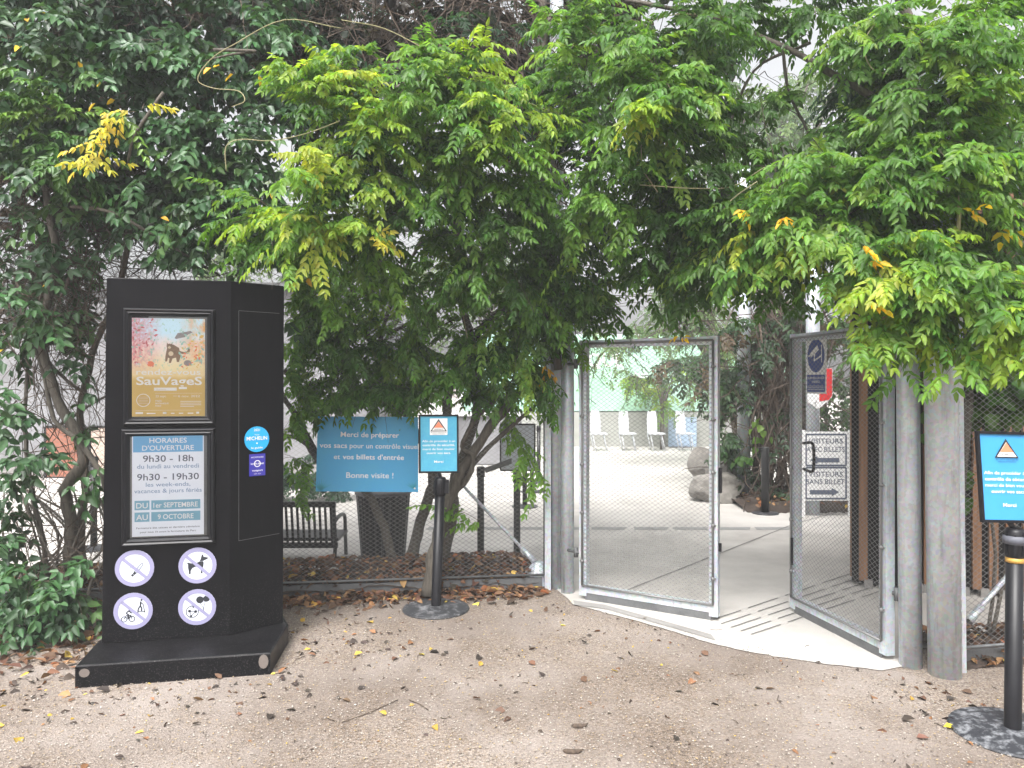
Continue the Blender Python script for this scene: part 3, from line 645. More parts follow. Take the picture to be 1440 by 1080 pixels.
# =================================================================== STANCHIONS WITH SIGNS
def vigi_sign(parent, O, u, v, w, h, bg):
    """A3 frame with blue security notice"""
    u = Vector(u).normalized(); v = Vector(v).normalized(); n = u.cross(v)
    fr = MB(); t = .013
    def bar_(x0, y0, x1, y1):
        q = [O+u*x+v*y+n*z for z in (-.012, .008) for x, y in ((x0, y0), (x1, y0), (x1, y1), (x0, y1))]; fr.hexa(q)
    bar_(-w/2, -h/2, w/2, -h/2+t); bar_(-w/2, h/2-t, w/2, h/2); bar_(-w/2, -h/2+t, -w/2+t, h/2-t); bar_(w/2-t, -h/2+t, w/2, h/2-t)
    bk = MB(); bk.hexa([O+u*x+v*y+n*z for z in (-.010, -.001) for x, y in ((-w/2+t, -h/2+t), (w/2-t, -h/2+t), (w/2-t, h/2-t), (-w/2+t, h/2-t))])
    f = fr.build('sign_frame', 'black', parent)
    bk.build('sign_panel', bg, f)
    p = Panel(O, u, v, .0012); W, H = w-2*t, h-2*t
    def T(pts): return [(x*W, y*H) for x, y in pts]
    p.rect(-.24*W, .16*H, .24*W, .46*H, 'white', 1) if bg != 'blue3' else None
    p.poly(T([(0, .45), (-.23, .225), (.23, .225)]), 'dink', 2); p.poly(T([(0, .41), (-.185, .24), (.185, .24)]), 'white', 3); p.poly(T([(0, .405), (-.128, .292), (.128, .292)]), 'orange', 4)
    p.text('VIGIPIRATE', 0, .252*H, .022*H, 'dink', 4, w=.25*W, bold=.012)
    p.text('SÉCURITÉ RENFORCÉE', 0, .197*H, .017*H, 'dink', 3, w=.43*W); p.text('RISQUE ATTENTAT', 0, .172*H, .017*H, 'dink', 3, w=.34*W)
    for k, (s, wd, b) in enumerate((('Afin de procéder à un', .90, .004), ('contrôle de sécurité,', .88, .012), ('merci de bien vouloir', .88, .004), ('ouvrir vos sacs.', .66, .012))):
        p.text(s, 0, (.03-.072*k)*H, .04*H, 'white', 2, w=wd*W, bold=b)
    p.text('Merci', 0, -.345*H, .042*H, 'white', 2, w=.25*W, bold=.012)
    p.build(f, {'white': 'white_print', 'dink': 'black_print', 'orange': 'orange_triangle'})
def stanchion(loc, lean, label, rbase, rubber, bg, sign_c, su_, sv_, w=.30, h=.44, near=False, group='belt posts carrying security notices', zt=1.0):
    st = thing('belt_post', label, 'barrier post', loc, group)
    L = Vector(loc); ax = Vector((lean[0], lean[1], 1)).normalized()
    mb = MB(); n = 48; prof = [(rbase-.004, 0), (rbase, .006), (rbase-.006, .016), (rbase*.7, .024), (.075, .032), (.05, .034)]
    rings = []
    for r, z in prof:      # a cracked slot runs in from the front of the disc
        ring = []
        for i in range(n):
            a = -math.pi/2+.05+(2*math.pi-.10)*i/(n-1); ring.append(L+Vector((r*math.cos(a), r*math.sin(a), z)))
        rings.append(ring)
    mb.loft(rings, True, True); mb.build('base', rubber, st)
    mb = MB(); mb.tube([L+ax*.02, L+ax*.03, L+ax*.9*zt], [.039, .0375, .0375], 20); mb.build('pole', 'black', st)
    mb = MB(); mb.tube([L+ax*.86*zt, L+ax*.865*zt, L+ax*.985*zt, L+ax*zt], [.041, .045, .045, .034], 20)
    for k in range(8):
        a = k*math.pi/4+.2; q = L+Vector((math.cos(a)*.045, math.sin(a)*.045, 0)); mb.bar(q+ax*.875*zt, q+ax*.975*zt, .008, .012, side=(-math.sin(a), math.cos(a), 0))
    mb.box(L+ax*.93*zt+Vector((.052, -.012, 0)), (.03, .05, .1)); mb.build('belt_head', 'black', st)
    if near:
        mb = MB(); mb.tube([L+ax*.925*zt, L+ax*.965*zt], [.0525, .053], 20); mb.build('tape_band', 'tape', st)
        mb = MB(); mb.tube([L+ax*.835*zt, L+ax*.859*zt], [.0395, .0395], 20); mb.build('yellow_ring', 'brass', st)
    mb = MB(); sc = Vector(sign_c); n_ = Vector(su_).cross(Vector(sv_)).normalized(); mb.tube([L+ax*.99*zt, sc-Vector(sv_).normalized()*(h/2-.01)-n_*.016], .014, 8); mb.build('sign_bracket', 'black', st)
    vigi_sign(st, sc, su_, sv_, w, h, bg)
    return st
L1 = G(613, 857); sc = P(617, 624, 5.57)
stanchion(L1, (.035, 0), 'black belt post with small blue security notice in front of the planted bed', .252, 'rub', 'blue2', sc, (1, .02, .006), (-.005, 0, 1))
L2 = G(1424, 1032); sc = P(1417, 671, 3.58)
stanchion(L2, (.012, 0), 'black belt post with bright blue notice, yellow ring and scuffed base by right fence', .275, 'rub2', 'blue3', sc, (1, .10, -.035), (-.05, .02, 1), near=True)
# third one inside the fence, seen from behind, and bare belt posts
def beltpost(loc, label, h=.98, group='plain belt posts inside the fence', base=.18, r=.033):
    st = thing('belt_post', label, 'barrier post', loc, group); L = Vector(loc); z = Vector((0, 0, 1))
    mb = MB(); mb.lathe(L, [(base, 0), (base, .012), (.07, .026), (.04, .03)], 28); mb.build('base', 'rub', st)
    mb = MB(); mb.tube([L+z*.02, L+z*(h-.09)], r, 14); mb.build('pole', 'blackm', st)
    mb = MB(); mb.tube([L+z*(h-.1), L+z*(h-.095), L+z*(h-.01), L+z*h], [r, r*1.2, r*1.2, r*.8], 14); mb.build('belt_head', 'black', st)
    return st
def at(px, d): return Vector(((px-720)/K*d, d, .006))
bp = beltpost(at(676, 6.95), 'plain belt post with grey belt drawn towards the framed grey panel', .92)
q = at(727, 7.0); st = beltpost(q, 'belt post holding a framed grey panel seen from behind', .86, 'plain belt posts inside the fence')
mb = MB(); cc = P(728, 629, 7.0); w, h = .325, .435
for a, b in (((-w/2, -h/2), (w/2, -h/2)), ((-w/2, h/2), (w/2, h/2)), ((-w/2, -h/2), (-w/2, h/2)), ((w/2, -h/2), (w/2, h/2))):
    mb.bar(cc+Vector((a[0], 0, a[1])), cc+Vector((b[0], 0, b[1])), .014, .014, up=Vector((0, 1, 0)))
f = mb.build('panel_frame', 'black', st); mb = MB(); mb.box(cc, (w-.012, .008, h-.012)); mb.build('panel_back', 'greypaint', f)
mb = MB(); mb.tube([q+Vector((0, 0, .85)), cc-Vector((0, 0, h/2))], .012, 8); mb.build('panel_bracket', 'black', st)
mb = MB(); a = at(676, 6.95)+Vector((.04, 0, .88)); mb.bar(a, q+Vector((-.04, 0, .97)), .004, .05); mb.build('belt', 'steel', bp)
beltpost(at(738, 10.2), 'first of three plain belt posts in line behind the framed panel, nearest the gate')
beltpost(at(748, 11.6), 'middle of three plain belt posts in line behind the framed panel')
beltpost(at(757.5, 12.7), 'farthest of three plain belt posts in line behind the framed panel')
beltpost(at(132, 7.6), 'plain belt post behind the fence at the left of the notice board', .95)
# slim black bollard in front of the ivy column
bl = G(1076, 722, .006); bo = thing('bollard', 'slim black bollard on a round foot before the dark tangle of creeper', 'bollard', bl)
mb = MB(); mb.tube([bl, bl+Vector((0, 0, .86)), bl+Vector((0, 0, .87))], [.052, .052, .046], 18); mb.build('pole', 'blackm', bo)
mb = MB(); mb.lathe(bl, [(.17, 0), (.17, .012), (.06, .02)], 28); mb.build('foot', 'rub', bo)
mb = MB(); mb.bar(bl+Vector((-.09, -.02, .85)), bl+Vector((-.04, -.02, .85)), .02, .025); mb.build('hook', 'blackm', bo)

# =================================================================== POSTS, FENCES, GATE
def post(name, p, r, h, label, cat='post', group=None, lean=(0, 0)):
    t = thing(name, label, cat, p, group); mb = MB(); p = Vector(p)
    mb.tube([p+Vector((0, 0, -.05)), p+Vector((lean[0], lean[1], h))], r, 28); mb.build('tube', 'galv', t)
    mb = MB(); mb.lathe(p+Vector((lean[0], lean[1], h-.001)), [(r+.004, 0), (r+.004, .01), (r*.5, .03)], 20); mb.build('cap', 'galv', t); return t
pL1 = (.372, 6.16, 0); pL2 = (.452, 6.02, 0)
post('fence_post', pL1, .056, 5.2, 'tall round galvanised post ending the left fence, behind the gate post', group='round galvanised posts at the gate')
post('gate_post', pL2, .054, 2.9, 'round galvanised post the left gate leaf hangs on', group='round galvanised posts at the gate')
pR1 = Vector((2.405, 4.46, 0)); pR2 = Vector((2.535, 4.33, 0))
post('gate_post', pR1, .064, 3.0, 'slimmer round galvanised post between right gate leaf and thick post', group='round galvanised posts at the gate', lean=(-.03, .0))
post('fence_post', pR2, .088, 3.5, 'thick weathered galvanised post starting the right fence', group='round galvanised posts at the gate', lean=(-.05, .0))

def fence(name, label, a, b, H, z0, tubes=True, z_low=.0):
    a = Vector(a); b = Vector(b); u = (b-a).normalized(); W = (b-a).length; t = thing(name, label, 'fence', a)
    mb = MB(); chain(mb, a+Vector((0, 0, z0)), u, Vector((0, 0, 1)), W, H-z0); mb.build('wire_mesh', 'mesh', t)
    mb = MB(); mb.tube([a+Vector((0, 0, z0)), b+Vector((0, 0, z0))], .010, 8); mb.build('bottom_rail', 'steel', t)
    mb = MB(); mb.tube([a+Vector((0, 0, H)), b+Vector((0, 0, H))], .02, 8); mb.build('top_rail', 'galv', t)
    return t, u
lf, u = fence('mesh_fence', 'tall wire mesh fence left of the gate with the blue welcome board on it', (-4.4, 5.55, 0), (.262, 6.13, 0), 2.95, .12)
mb = MB(); mb.bar(Vector((-4.4, 5.57, .03)), Vector((.25, 6.15, .03)), .02, .13); mb.build('steel_edging', 'steel', lf)
mb = MB(); mb.bar(Vector((.296, 6.13, 0)), Vector((.296, 6.13, 3.0)), .05, .06, up=Vector((0, 1, 0))); mb.build('end_stile', 'galv', lf)
mb = MB(); mb.tube([Vector((.264, 6.11, .12)), Vector((.264, 6.11, 2.6))], .006, 6); mb.build('edge_rod', 'steel', lf)
mb = MB(); a = P(652, 684, 6.55); b = P(752, 790, 6.25); mb.tube([a, b], .014, 10); mb.tube([b+(a-b).normalized()*.16, b], [.02, .026], 10); mb.lathe(b+Vector((.03, 0, -.18)), [(.11, 0), (.11, .1), (.04, .18)], 16); mb.build('brace', 'galv', lf)
for x in (-2.15,):
    k = (x+4.4)/4.662; p = Vector((x, 5.60+.58*k, 0)); mb = MB(); mb.tube([p, p+Vector((0, 0, 3.0))], .035, 14); mb.build('intermediate_post', 'galv', lf)
rf, u = fence('mesh_fence', 'tall wire mesh fence right of the gate before the slatted hut', (2.665, 4.40, 0), (4.6, 4.78, 0), 2.9, .13)
mb = MB(); mb.bar(Vector((2.652, 4.375, 0)), Vector((2.62, 4.375, 2.95)), .045, .05, up=Vector((0, 1, 0))); mb.build('end_stile', 'galv', rf)
mb = MB(); mb.tube([Vector((2.632, 4.335, .12)), Vector((2.60, 4.335, 2.6))], .007, 8)
for k in range(36): mb.tube([Vector((2.632-.0008*k, 4.335, .16+.068*k)), Vector((2.632-.0008*k, 4.335, .175+.068*k))], .0105, 8)
mb.build('edge_rod', 'galv', rf)
mb = MB(); a = P(1362, 874, 4.62); b = P(1446, 776, 4.85); mb.tube([a, b], .016, 10); mb.tube([a, a+(b-a).normalized()*.14], [.026, .022], 10); mb.build('brace', 'galv', rf)
mb = MB(); mb.bar(Vector((2.68, 4.46, .03)), Vector((4.6, 4.84, .03)), .02, .12); mb.build('steel_edging', 'steel', rf)

def gate_leaf(label, a, b, z0, z1, hinge_at_a=True, sgn=1):
    """a,b: bottom corners; sgn: side the mesh edge rod lies on (towards the viewer)"""
    a = Vector((*a, 0)); b = Vector((*b, 0)); u = (b-a).normalized(); W = (b-a).length; n = Vector((u.y, -u.x, 0))*sgn; z = Vector((0, 0, 1))
    t = thing('gate_leaf', label, 'gate', a if hinge_at_a else b, 'two leaves of the mesh gate')
    S_ = .062; mb = MB()
    for x in (S_/2, W-S_/2): mb.bar(a+u*x+z*z0, a+u*x+z*z1, S_, S_, up=u, side=u)
    for h in (z0+.025+.03, z1-S_/2): mb.bar(a+u*S_+z*h, a+u*(W-S_)+z*h, S_*.98, S_*.9, up=z)
    mb.build('frame', 'galv', t)
    mb = MB(); mb.bar(a+u*.05+z*(z0+.005)+n*.02, a+u*(W-.05)+z*(z0+.005)+n*.02, .012, .075, up=z); mb.build('kick_plate', 'steel', t)
    m0 = S_*.5; mb = MB(); chain(mb, a+u*m0+z*(z0+.09)+n*.036, u, z, W-2*m0, z1-z0-.12, .046, .032, .0014); mb.build('wire_mesh', 'mesh', t)
    mb = MB(); o = a+n*.042; x0, x1, h0, h1 = m0, W-m0, z0+.085, z1-.03
    mb.tube([o+u*x0+z*h0, o+u*x0+z*h1], .0085, 8); mb.tube([o+u*x1+z*h0, o+u*x1+z*h1], .0085, 8); mb.tube([o+u*x0+z*h0, o+u*x1+z*h0], .0085, 8); mb.tube([o+u*x0+z*h1, o+u*x1+z*h1], .0085, 8)
    for x in (x0, x1):
        for k in range(5):
            h = h0+(h1-h0)*(.1+.2*k); mb.tube([o+u*x+z*(h-.012), o+u*x+z*(h+.012)], .013, 8); mb.bar(o+u*x+z*h, o+u*(x+(.02 if x == x1 else -.02))-n*.01+z*h, .012, .012)
    mb.build('edge_rod', 'mesh', t)
    return t, a, u, n, W
g1, ga, gu, gn, gW = gate_leaf('left gate leaf, nearly closed, clear mesh with the plaza behind', (.545, 5.86), (1.482, 5.30), .035, 2.045)
for zz in (.36, 1.86):
    mb = MB(); mb.tube([Vector((.452, 5.97, zz)), Vector((.51, 5.90, zz)), Vector((.56, 5.85, zz))], .012, 8); mb.tube([Vector((.51, 5.9, zz-.04)), Vector((.51, 5.9, zz+.04))], .017, 8); mb.build('hinge', 'steel', g1)
mb = MB(); e = ga+gu*(gW+.004); mb.bar(e+Vector((0, 0, .92)), e+Vector((0, 0, 1.1)), .02, .035, up=gu); mb.bar(e+Vector((0, 0, .5)), e+Vector((0, 0, .56)), .018, .03, up=gu); mb.build('strike_plate', 'black', g1)
g2, ha, hu, hn, hW = gate_leaf('right gate leaf, swung inward, with the blue camera notice on it', (2.105, 5.53), (2.318, 4.53), .035, 2.07, False)
for zz in (.42, 1.75):
    mb = MB(); mb.tube([Vector((2.33, 4.53, zz)), Vector((2.36, 4.50, zz)), Vector((2.39, 4.47, zz))], .012, 8); mb.tube([Vector((2.345, 4.505, zz-.04)), Vector((2.345, 4.505, zz+.04))], .017, 8); mb.build('hinge', 'steel', g2)
mb = MB(); o = ha+hu*.034+hn*.033; mb.bar(o+Vector((0, 0, .36)), o+Vector((0, 0, .56)), .02, .03, up=hn); mb.build('lock', 'black', g2)
mb = MB(); o = ha+hu*.05-hn*.05; mb.tube(smooth_path([o+Vector((0, 0, 1.26)), o+hu*.10+Vector((0, 0, 1.27)), o+hu*.125+Vector((0, 0, 1.22)), o+hu*.125+Vector((0, 0, 1.1)), o+hu*.10+Vector((0, 0, 1.06)), o+Vector((0, 0, 1.07))], 4), .011, 8); mb.build('handle', 'black', g2)
# camera notice fixed to the right leaf
def uvh(px, py): q = hit(px, py, ha, hn); return (q-ha).dot(hu), q.z
xa, za = uvh(1136, 474); xb, zb = uvh(1164, 554)
cn = thing('camera_notice', 'white notice with blue camera disc and text on the right gate leaf', 'sign', ha+hu*(xa+xb)/2+Vector((0, 0, zb)))
p = Panel(ha+hu*xa+hn*.012+Vector((0, 0, zb)), hu, (0, 0, 1), .0015); W = xb-xa; H = za-zb
bd = MB(); bd.hexa([p.pt(x, y, h) for h in (-.003, 0) for x, y in ((0, 0), (W, 0), (W, H), (0, H))]); bd.build('board', 'white', cn)
p.disc(.5*W, .66*H, .43*W, 'navy', 1, 30, .29*H); p.rect(.05*W, .03*H, .95*W, .33*H, 'navy', 1)
p.poly([(.2*W, .70*H), (.42*W, .78*H), (.58*W, .84*H), (.66*W, .76*H), (.46*W, .69*H), (.26*W, .63*H)], 'white', 2); p.stroke([(.45*W, .69*H), (.42*W, .57*H), (.8*W, .66*H)], .012, 'white', 2); p.rect(.77*W, .54*H, .81*W, .84*H, 'white', 2); p.disc(.16*W, .66*H, .05*W, 'white', 2, 10, .02*H)
p.text('SURVEILLANCE', .5*W, .255*H, .04*H, 'white', 2, w=.82*W, bold=.012); p.text('VIDEO', .5*W, .19*H, .04*H, 'white', 2, w=.4*W, bold=.012)
for k in range(3): p.rect(.1*W, (.13-.03*k)*H, .9*W, (.137-.03*k)*H, 'white', 2)
p.build(cn, {'navy': 'blue_print', 'white': 'white_print'})
# blue welcome board
bw = thing('welcome_board', 'wide blue board asking to prepare bags and tickets, tied to the left fence', 'sign', P(516, 690, 5.9))
c0 = P(444, 691, 5.86); c1 = P(588, 692, 5.98); c2 = P(588, 586.5, 5.98); c3 = P(447, 585.5, 5.86)
u = (c1-c0).normalized(); v = (c3-c0).normalized(); n = u.cross(v).normalized()
mb = MB(); mb.hexa([q-n*.004 for q in (c0, c1, c2, c3)]+[q for q in (c0, c1, c2, c3)]); mb.build('panel', 'blue', bw)
W = (c1-c0).length; H = (c3-c0).length; p = Panel(c0, u, v, .0015)
p.text('Merci de préparer', .51*W, .735*H, .070*H, 'white', 1, w=.57*W, bold=.011)
p.text('vos sacs', .025*W, .585*H, .070*H, 'white', 1, w=.265*W, bold=.011, align='l'); p.text('pour un contrôle visuel', .315*W, .585*H, .070*H, 'white', 1, w=.675*W, align='l', bold=.004)
p.text('et', .165*W, .435*H, .07*H, 'white', 1, w=.06*W, align='l'); p.text("vos billets d'entrée", .25*W, .435*H, .070*H, 'white', 1, w=.60*W, bold=.011, align='l')
p.text('Bonne visite !', .52*W, .185*H, .078*H, 'white', 1, w=.46*W, bold=.004)
def frond(cx, cy, a0, a1, n_, L):
    for k in range(n_):
        a = R(a0+(a1-a0)*k/(n_-1)); ll = L*random.uniform(.7, 1.1); p.poly([(cx-.006*math.sin(a), cy+.006*math.cos(a)), (cx+ll*math.cos(a), cy+ll*math.sin(a)), (cx+.006*math.sin(a), cy-.006*math.cos(a))], 'cyan', 1)
frond(.045*W, .02*H, 30, 140, 9, .10); frond(.95*W, .05*H, 50, 150, 7, .07); frond(.93*W, .93*H, 190, 300, 7, .07); frond(.06*W, .95*H, 250, 340, 6, .06)
p.disc(.965*W, .05*H, .008, 'white', 2, 10); p.disc(.03*W, .965*H, .008, 'white', 2, 10)
p.build(bw, {'white': 'lettering', 'cyan': 'leaf_print'})

# =================================================================== SLATTED HUT
hut = thing('slatted_hut', 'dark hut clad in upright brown timber slats behind the right fence', 'hut', (3.4, 6.0, 0))
h0 = Vector((2.86, 6.22, 0)); h1 = Vector((5.4, 5.35, 0)); u = (h1-h0).normalized(); n = Vector((u.y, -u.x, 0)); W = (h1-h0).length
mb = MB(); hm = Vector((.50, .866, 0)); q = [h0-n*.03, h1-n*.03, h1-n*2.5, h0+hm*2.5]; mb.hexa([p+Vector((0, 0, .03)) for p in q]+[p+Vector((0, 0, 3.4)) for p in q]); mb.build('wall', 'void', hut)
mb = MB(); x = .085; k = 0
while x < W:
    w = .062; mb.bar(h0+u*x+Vector((0, 0, .06)), h0+u*x+Vector((0, 0, 3.4)), w, .05, up=n, side=u); x += .115 if k > 2 else .16; k += 1
for k in range(14): mb.bar(h0+hm*(.12+k*.17)+Vector((0, 0, .06)), h0+hm*(.12+k*.17)+Vector((0, 0, 3.4)), .05, .06, up=n, side=u)
mb.build('timber_slats', 'wood', hut)
mb = MB()
for k in range(18): mb.box(h0+u*(.12+k*.14)+n*.03+Vector((0, 0, .035)), (.06, .05, .07), math.atan2(u.y, u.x))
mb.build('footing_blocks', 'slab', hut)
mb = MB(); mb.hexa([p+Vector((0, 0, 3.41)) for p in (h0+n*.12-u*.1, h1+n*.12, h1-n*2.6, h0+hm*2.6-u*.1)]+[p+Vector((0, 0, 3.53)) for p in (h0+n*.12-u*.1, h1+n*.12, h1-n*2.6, h0+hm*2.6-u*.1)]); mb.build('roof', 'blackm', hut)
mb = MB(); mb.bar(h0+u*.16+n*.03+Vector((0, 0, .95)), h0+u*.16+n*.03+Vector((0, 0, 1.12)), .025, .02, up=n, side=u); mb.build('door_lock', 'black', hut)

# =================================================================== BEHIND THE FENCE
# bench
bb = thing('park_bench', 'black park bench with upright slats seen through the left fence', 'bench', (-1.95, 6.95, 0))
mb = MB(); x0, x1 = -2.75, P(474, 0, 6.9).x
for k in range(24):
    x = x1-.05-k*.052
    if x < x0+.04: break
    mb.bar(Vector((x, 6.92, .21)), Vector((x, 6.86, .56)), .022, .012, up=Vector((0, 1, 0)), side=(1, 0, 0))
mb.build('back_slats', 'blackm', bb)
mb = MB(); mb.bar((x0, 6.85, .585), (x1, 6.85, .585), .04, .05); mb.build('top_rail', 'blackm', bb); mb = MB(); mb.bar((x0, 6.93, .19), (x1, 6.93, .19), .03, .05); mb.build('bottom_rail', 'blackm', bb)
mb = MB(); mb.bar((x0, 7.15, .24), (x1, 7.15, .24), .4, .03); mb.build('seat', 'blackm', bb)
for x in (x0+.05, x1-.02):
    mb = MB(); mb.tube(smooth_path([(x, 7.36, 0), (x, 7.33, .22), (x, 7.3, .4), (x, 7.1, .44), (x, 6.9, .42)], 3), .018, 8); mb.tube([(x, 6.86, 0), (x, 6.92, .2), (x, 6.85, .6)], .018, 8); mb.build('side_frame', 'blackm', bb)
# bin
bc = Vector((P(539, 0, 7.05).x, 7.05, 0)); bn = thing('litter_bin', 'black tapered litter bin with upright slats behind the welcome board', 'bin', bc)
mb = MB(); mb.lathe(bc, [(.185, .03), (.20, .1), (.235, .62), (.235, .64)], 28); mb.build('liner', 'blackm', bn)
mb = MB()
for k in range(24):
    a = k*math.pi/12; d = Vector((math.cos(a), math.sin(a), 0)); mb.bar(bc+d*.20+Vector((0, 0, .03)), bc+d*.25+Vector((0, 0, .66)), .036, .012, up=d, side=(-d.y, d.x, 0))
mb.build('slats', 'black', bn)
mb = MB(); mb.lathe(bc, [(.255, .655), (.268, .66), (.268, .685), (.25, .695), (.2, .69)], 28); mb.build('rim', 'steel', bn)
# grey building on the left with two notice posters
gb = thing('grey_building', 'low grey rendered building seen through the left fence and shrubs', 'building', (-9, 13.4, 0))
mb = MB(); mb.box((-10.6, 15.4, 1.7), (16.0, 4.0, 3.4)); mb.build('wall', 'wallg', gb); mb = MB(); mb.box((-10.6, 15.4, 3.46), (16.3, 4.3, .12)); mb.build('roof', 'steel', gb)
mb = MB(); mb.box((-10.6, 13.38, .12), (16.0, .03, .24)); mb.build('base_course', 'slab', gb)
for px, mat, lab in ((92, 'terra', 'framed terracotta poster on the grey building, left one'), (155, 'pale', 'framed peach poster on the grey building beside the notice board')):
    d = 13.33; c = P(px, 636, d); t = thing('framed_poster', lab, 'poster', c); mb = MB(); w, h = .72, .92
    for a, b in (((-w/2, -h/2), (w/2, -h/2)), ((-w/2, h/2), (w/2, h/2)), ((-w/2, -h/2), (-w/2, h/2)), ((w/2, -h/2), (w/2, h/2))): mb.bar(c+Vector((a[0], 0, a[1])), c+Vector((b[0], 0, b[1])), .04, .04, up=Vector((0, 1, 0)))
    mb.build('frame', 'black', t); mb = MB(); mb.box(c, (w-.03, .02, h-.03)); mb.build('sheet', mat, t)
# pale grey box further back
t = thing('ticket_counter', 'pale grey counter block standing on the far plaza behind the belt posts', 'counter', (-.7, 15.6, 0)); mb = MB(); mb.bevbox((-.65, 15.8, .52), (1.7, .8, 1.02), .03); mb.build('body', 'wallg', t); mb = MB(); mb.bevbox((-.65, 15.8, 1.06), (1.84, .92, .06), .01); mb.build('top', 'white', t)
# far building with low wall and green banner
fb = thing('entrance_building', 'far pale building with grey lower wall and a green and white banner', 'building', (3, 20, 0))
mb = MB(); mb.box((3.2, 22, .47), (9.4, 4, .94)); mb.build('lower_wall', 'lowwall', fb)
mb = MB(); mb.box((3.2, 22.1, 2.0), (9.2, 3.9, 2.1)); mb.build('upper_wall', 'white', fb)
mb = MB(); mb.box((6.0, 19.94, .47), (.5, .1, .92)); mb.build('pilaster', 'strip', fb)
mb = MB(); mb.box((3.2, 20.02, 2.0), (9.0, .05, 2.06)); bnr = mb.build('banner', 'banner', fb)
p = Panel((3.0, 19.99, 0), (1, 0, 0), (0, 0, 1), .004); X = lambda px: (px-720)/K*19.99-3.0
p.text('QUE', X(876), 2.18, .36, 'white', 1, w=.95, bold=.012, align='r'); p.text('suis', X(912), 1.87, .2, 'white', 1, align='r', bold=.01); p.text('la ville', X(900), 2.55, .22, 'ink', 1, align='r', bold=.010); p.text('signé', X(912), 1.93-.3, .16, 'dink', 1, align='r', bold=.010)
p.build(bnr, {'white': 'white_lettering', 'ink': 'grey_lettering', 'dink': 'dark_lettering'})
def chair(x, y, lab):
    t = thing('white_chair', lab, 'chair', (x, y, .006), 'white chairs along the far wall'); o = Vector((x, y, .006))
    mb = MB(); mb.loft([[o+Vector((-.12, 0, .42)), o+Vector((.12, 0, .42)), o+Vector((.12, .03, .42)), o+Vector((-.12, .03, .42))], [o+Vector((-.13, .06, .75)), o+Vector((.13, .06, .75)), o+Vector((.13, .09, .75)), o+Vector((-.13, .09, .75))], [o+Vector((-.1, .12, 1.0)), o+Vector((.1, .12, 1.0)), o+Vector((.1, .15, 1.0)), o+Vector((-.1, .15, 1.0))]]); mb.build('backrest', 'chair', t)
    mb = MB(); mb.bevbox(o+Vector((.06, -.18, .44)), (.40, .38, .04), .01); mb.build('seat', 'chair', t)
    for sx, sy in ((.2, -.32), (.22, 0), (-.08, -.32), (-.1, 0)):
        mb = MB(); mb.tube([o+Vector((sx-.03, sy, .43)), o+Vector((sx+.06, sy, 0))], .014, 6); mb.build('leg', 'chair', t)
for k, lab in enumerate(('white chair at far wall, beside the left stile of the left gate leaf', 'second white chair from the left along the far wall', 'third white chair from the left along the far wall', 'white chair at far wall with a pale blue panel beside it')):
    chair((843+40*k-720)/K*18.9-.1, 18.9, lab)
t = thing('blue_panel', 'pale blue panel leaning at the far wall beside the last white chair', 'panel', (4.45, 19.6, 0)); mb = MB(); mb.bevbox((4.55, 19.75, .42), (.75, .06, .78), .01); mb.build('sheet', plain('pale_blue', (.38, .50, .66), .5), t); mb = MB(); mb.bar((4.25, 19.8, .02), (4.85, 19.8, .02), .3, .03); mb.build('foot', 'steel', t)
# boulders
def boulder(c, r, lab, seed):
    import bmesh
    rs = rnd.Random(seed); bm = bmesh.new(); bmesh.ops.create_icosphere(bm, subdivisions=4, radius=1)
    from mathutils import noise as nz
    cuts = [(Vector((rs.gauss(0, 1), rs.gauss(0, 1), rs.gauss(0, 1))).normalized(), rs.uniform(.62, .85)) for _ in range(11)]
    for v in bm.verts:
        for n_, h in cuts:
            e = v.co.dot(n_)-h
            if e > 0: v.co -= n_*e*.92
        v.co *= 1+.10*nz.noise(v.co*2.2+Vector((seed, 0, 0)))+.035*nz.noise(v.co*7)
    me = bpy.data.meshes.new('boulder'); 
    for v in bm.verts: v.co = Vector((v.co.x*r[0], v.co.y*r[1], v.co.z*r[2]))
    bm.to_mesh(me); bm.free(); me.materials.append(M['rock']); o = bpy.data.objects.new('boulder', me); COL.objects.link(o); o.location = c
    return tag(o, lab, 'boulder', 'boulders by the creeper column')
boulder((2.98, 10.75, .17), (.40, .38, .28), 'lowest rounded boulder in front of the rock group', 3); boulder((3.22, 11.25, .30), (.33, .34, .30), 'middle boulder leaning on the galvanised pole', 5); boulder((3.16, 11.8, .42), (.34, .36, .33), 'tallest boulder at the back of the rock group', 8)
post('lamp_pole', G(1046, 703), .095, 5.0, 'thick galvanised pole standing among the boulders and creeper', 'pole')
pq = Vector((P(1143, 0, 9.6).x, 9.6, .05)); post('sign_pole', pq, .085, 4.6, 'galvanised pole carrying the red edged sign behind the right gate leaf', 'pole')
t = thing('red_edged_sign', 'white sign with red edge and pointed foot on the pole behind the gate leaf', 'sign', pq+Vector((.12, -.1, 1.4))); o = P(1152, 546, 9.5)
p = Panel(o, (1, 0, 0), (0, 0, 1), .003); mb = MB(); out = [(-.15, -.17), (-.02, -.27), (.12, -.16), (.17, -.1), (.17, .26), (-.15, .26)]
mb.add([p.pt(x, y, h) for h in (-.006, 0) for x, y in out], [tuple(range(5, -1, -1)), tuple(range(6, 12))]+[(i, (i+1) % 6, 6+(i+1) % 6, 6+i) for i in range(6)]); mb.build('board', 'white', t)
p.poly([(.06, -.16), (.12, -.15), (.165, -.095), (.165, .255), (.09, .255), (.09, -.02), (.0, -.05), (.0, -.17)], 'red', 1); p.rect(-.145, .05, -.09, .25, 'navy', 1); p.build(t, {'red': 'red_edge', 'navy': 'blue_edge'})
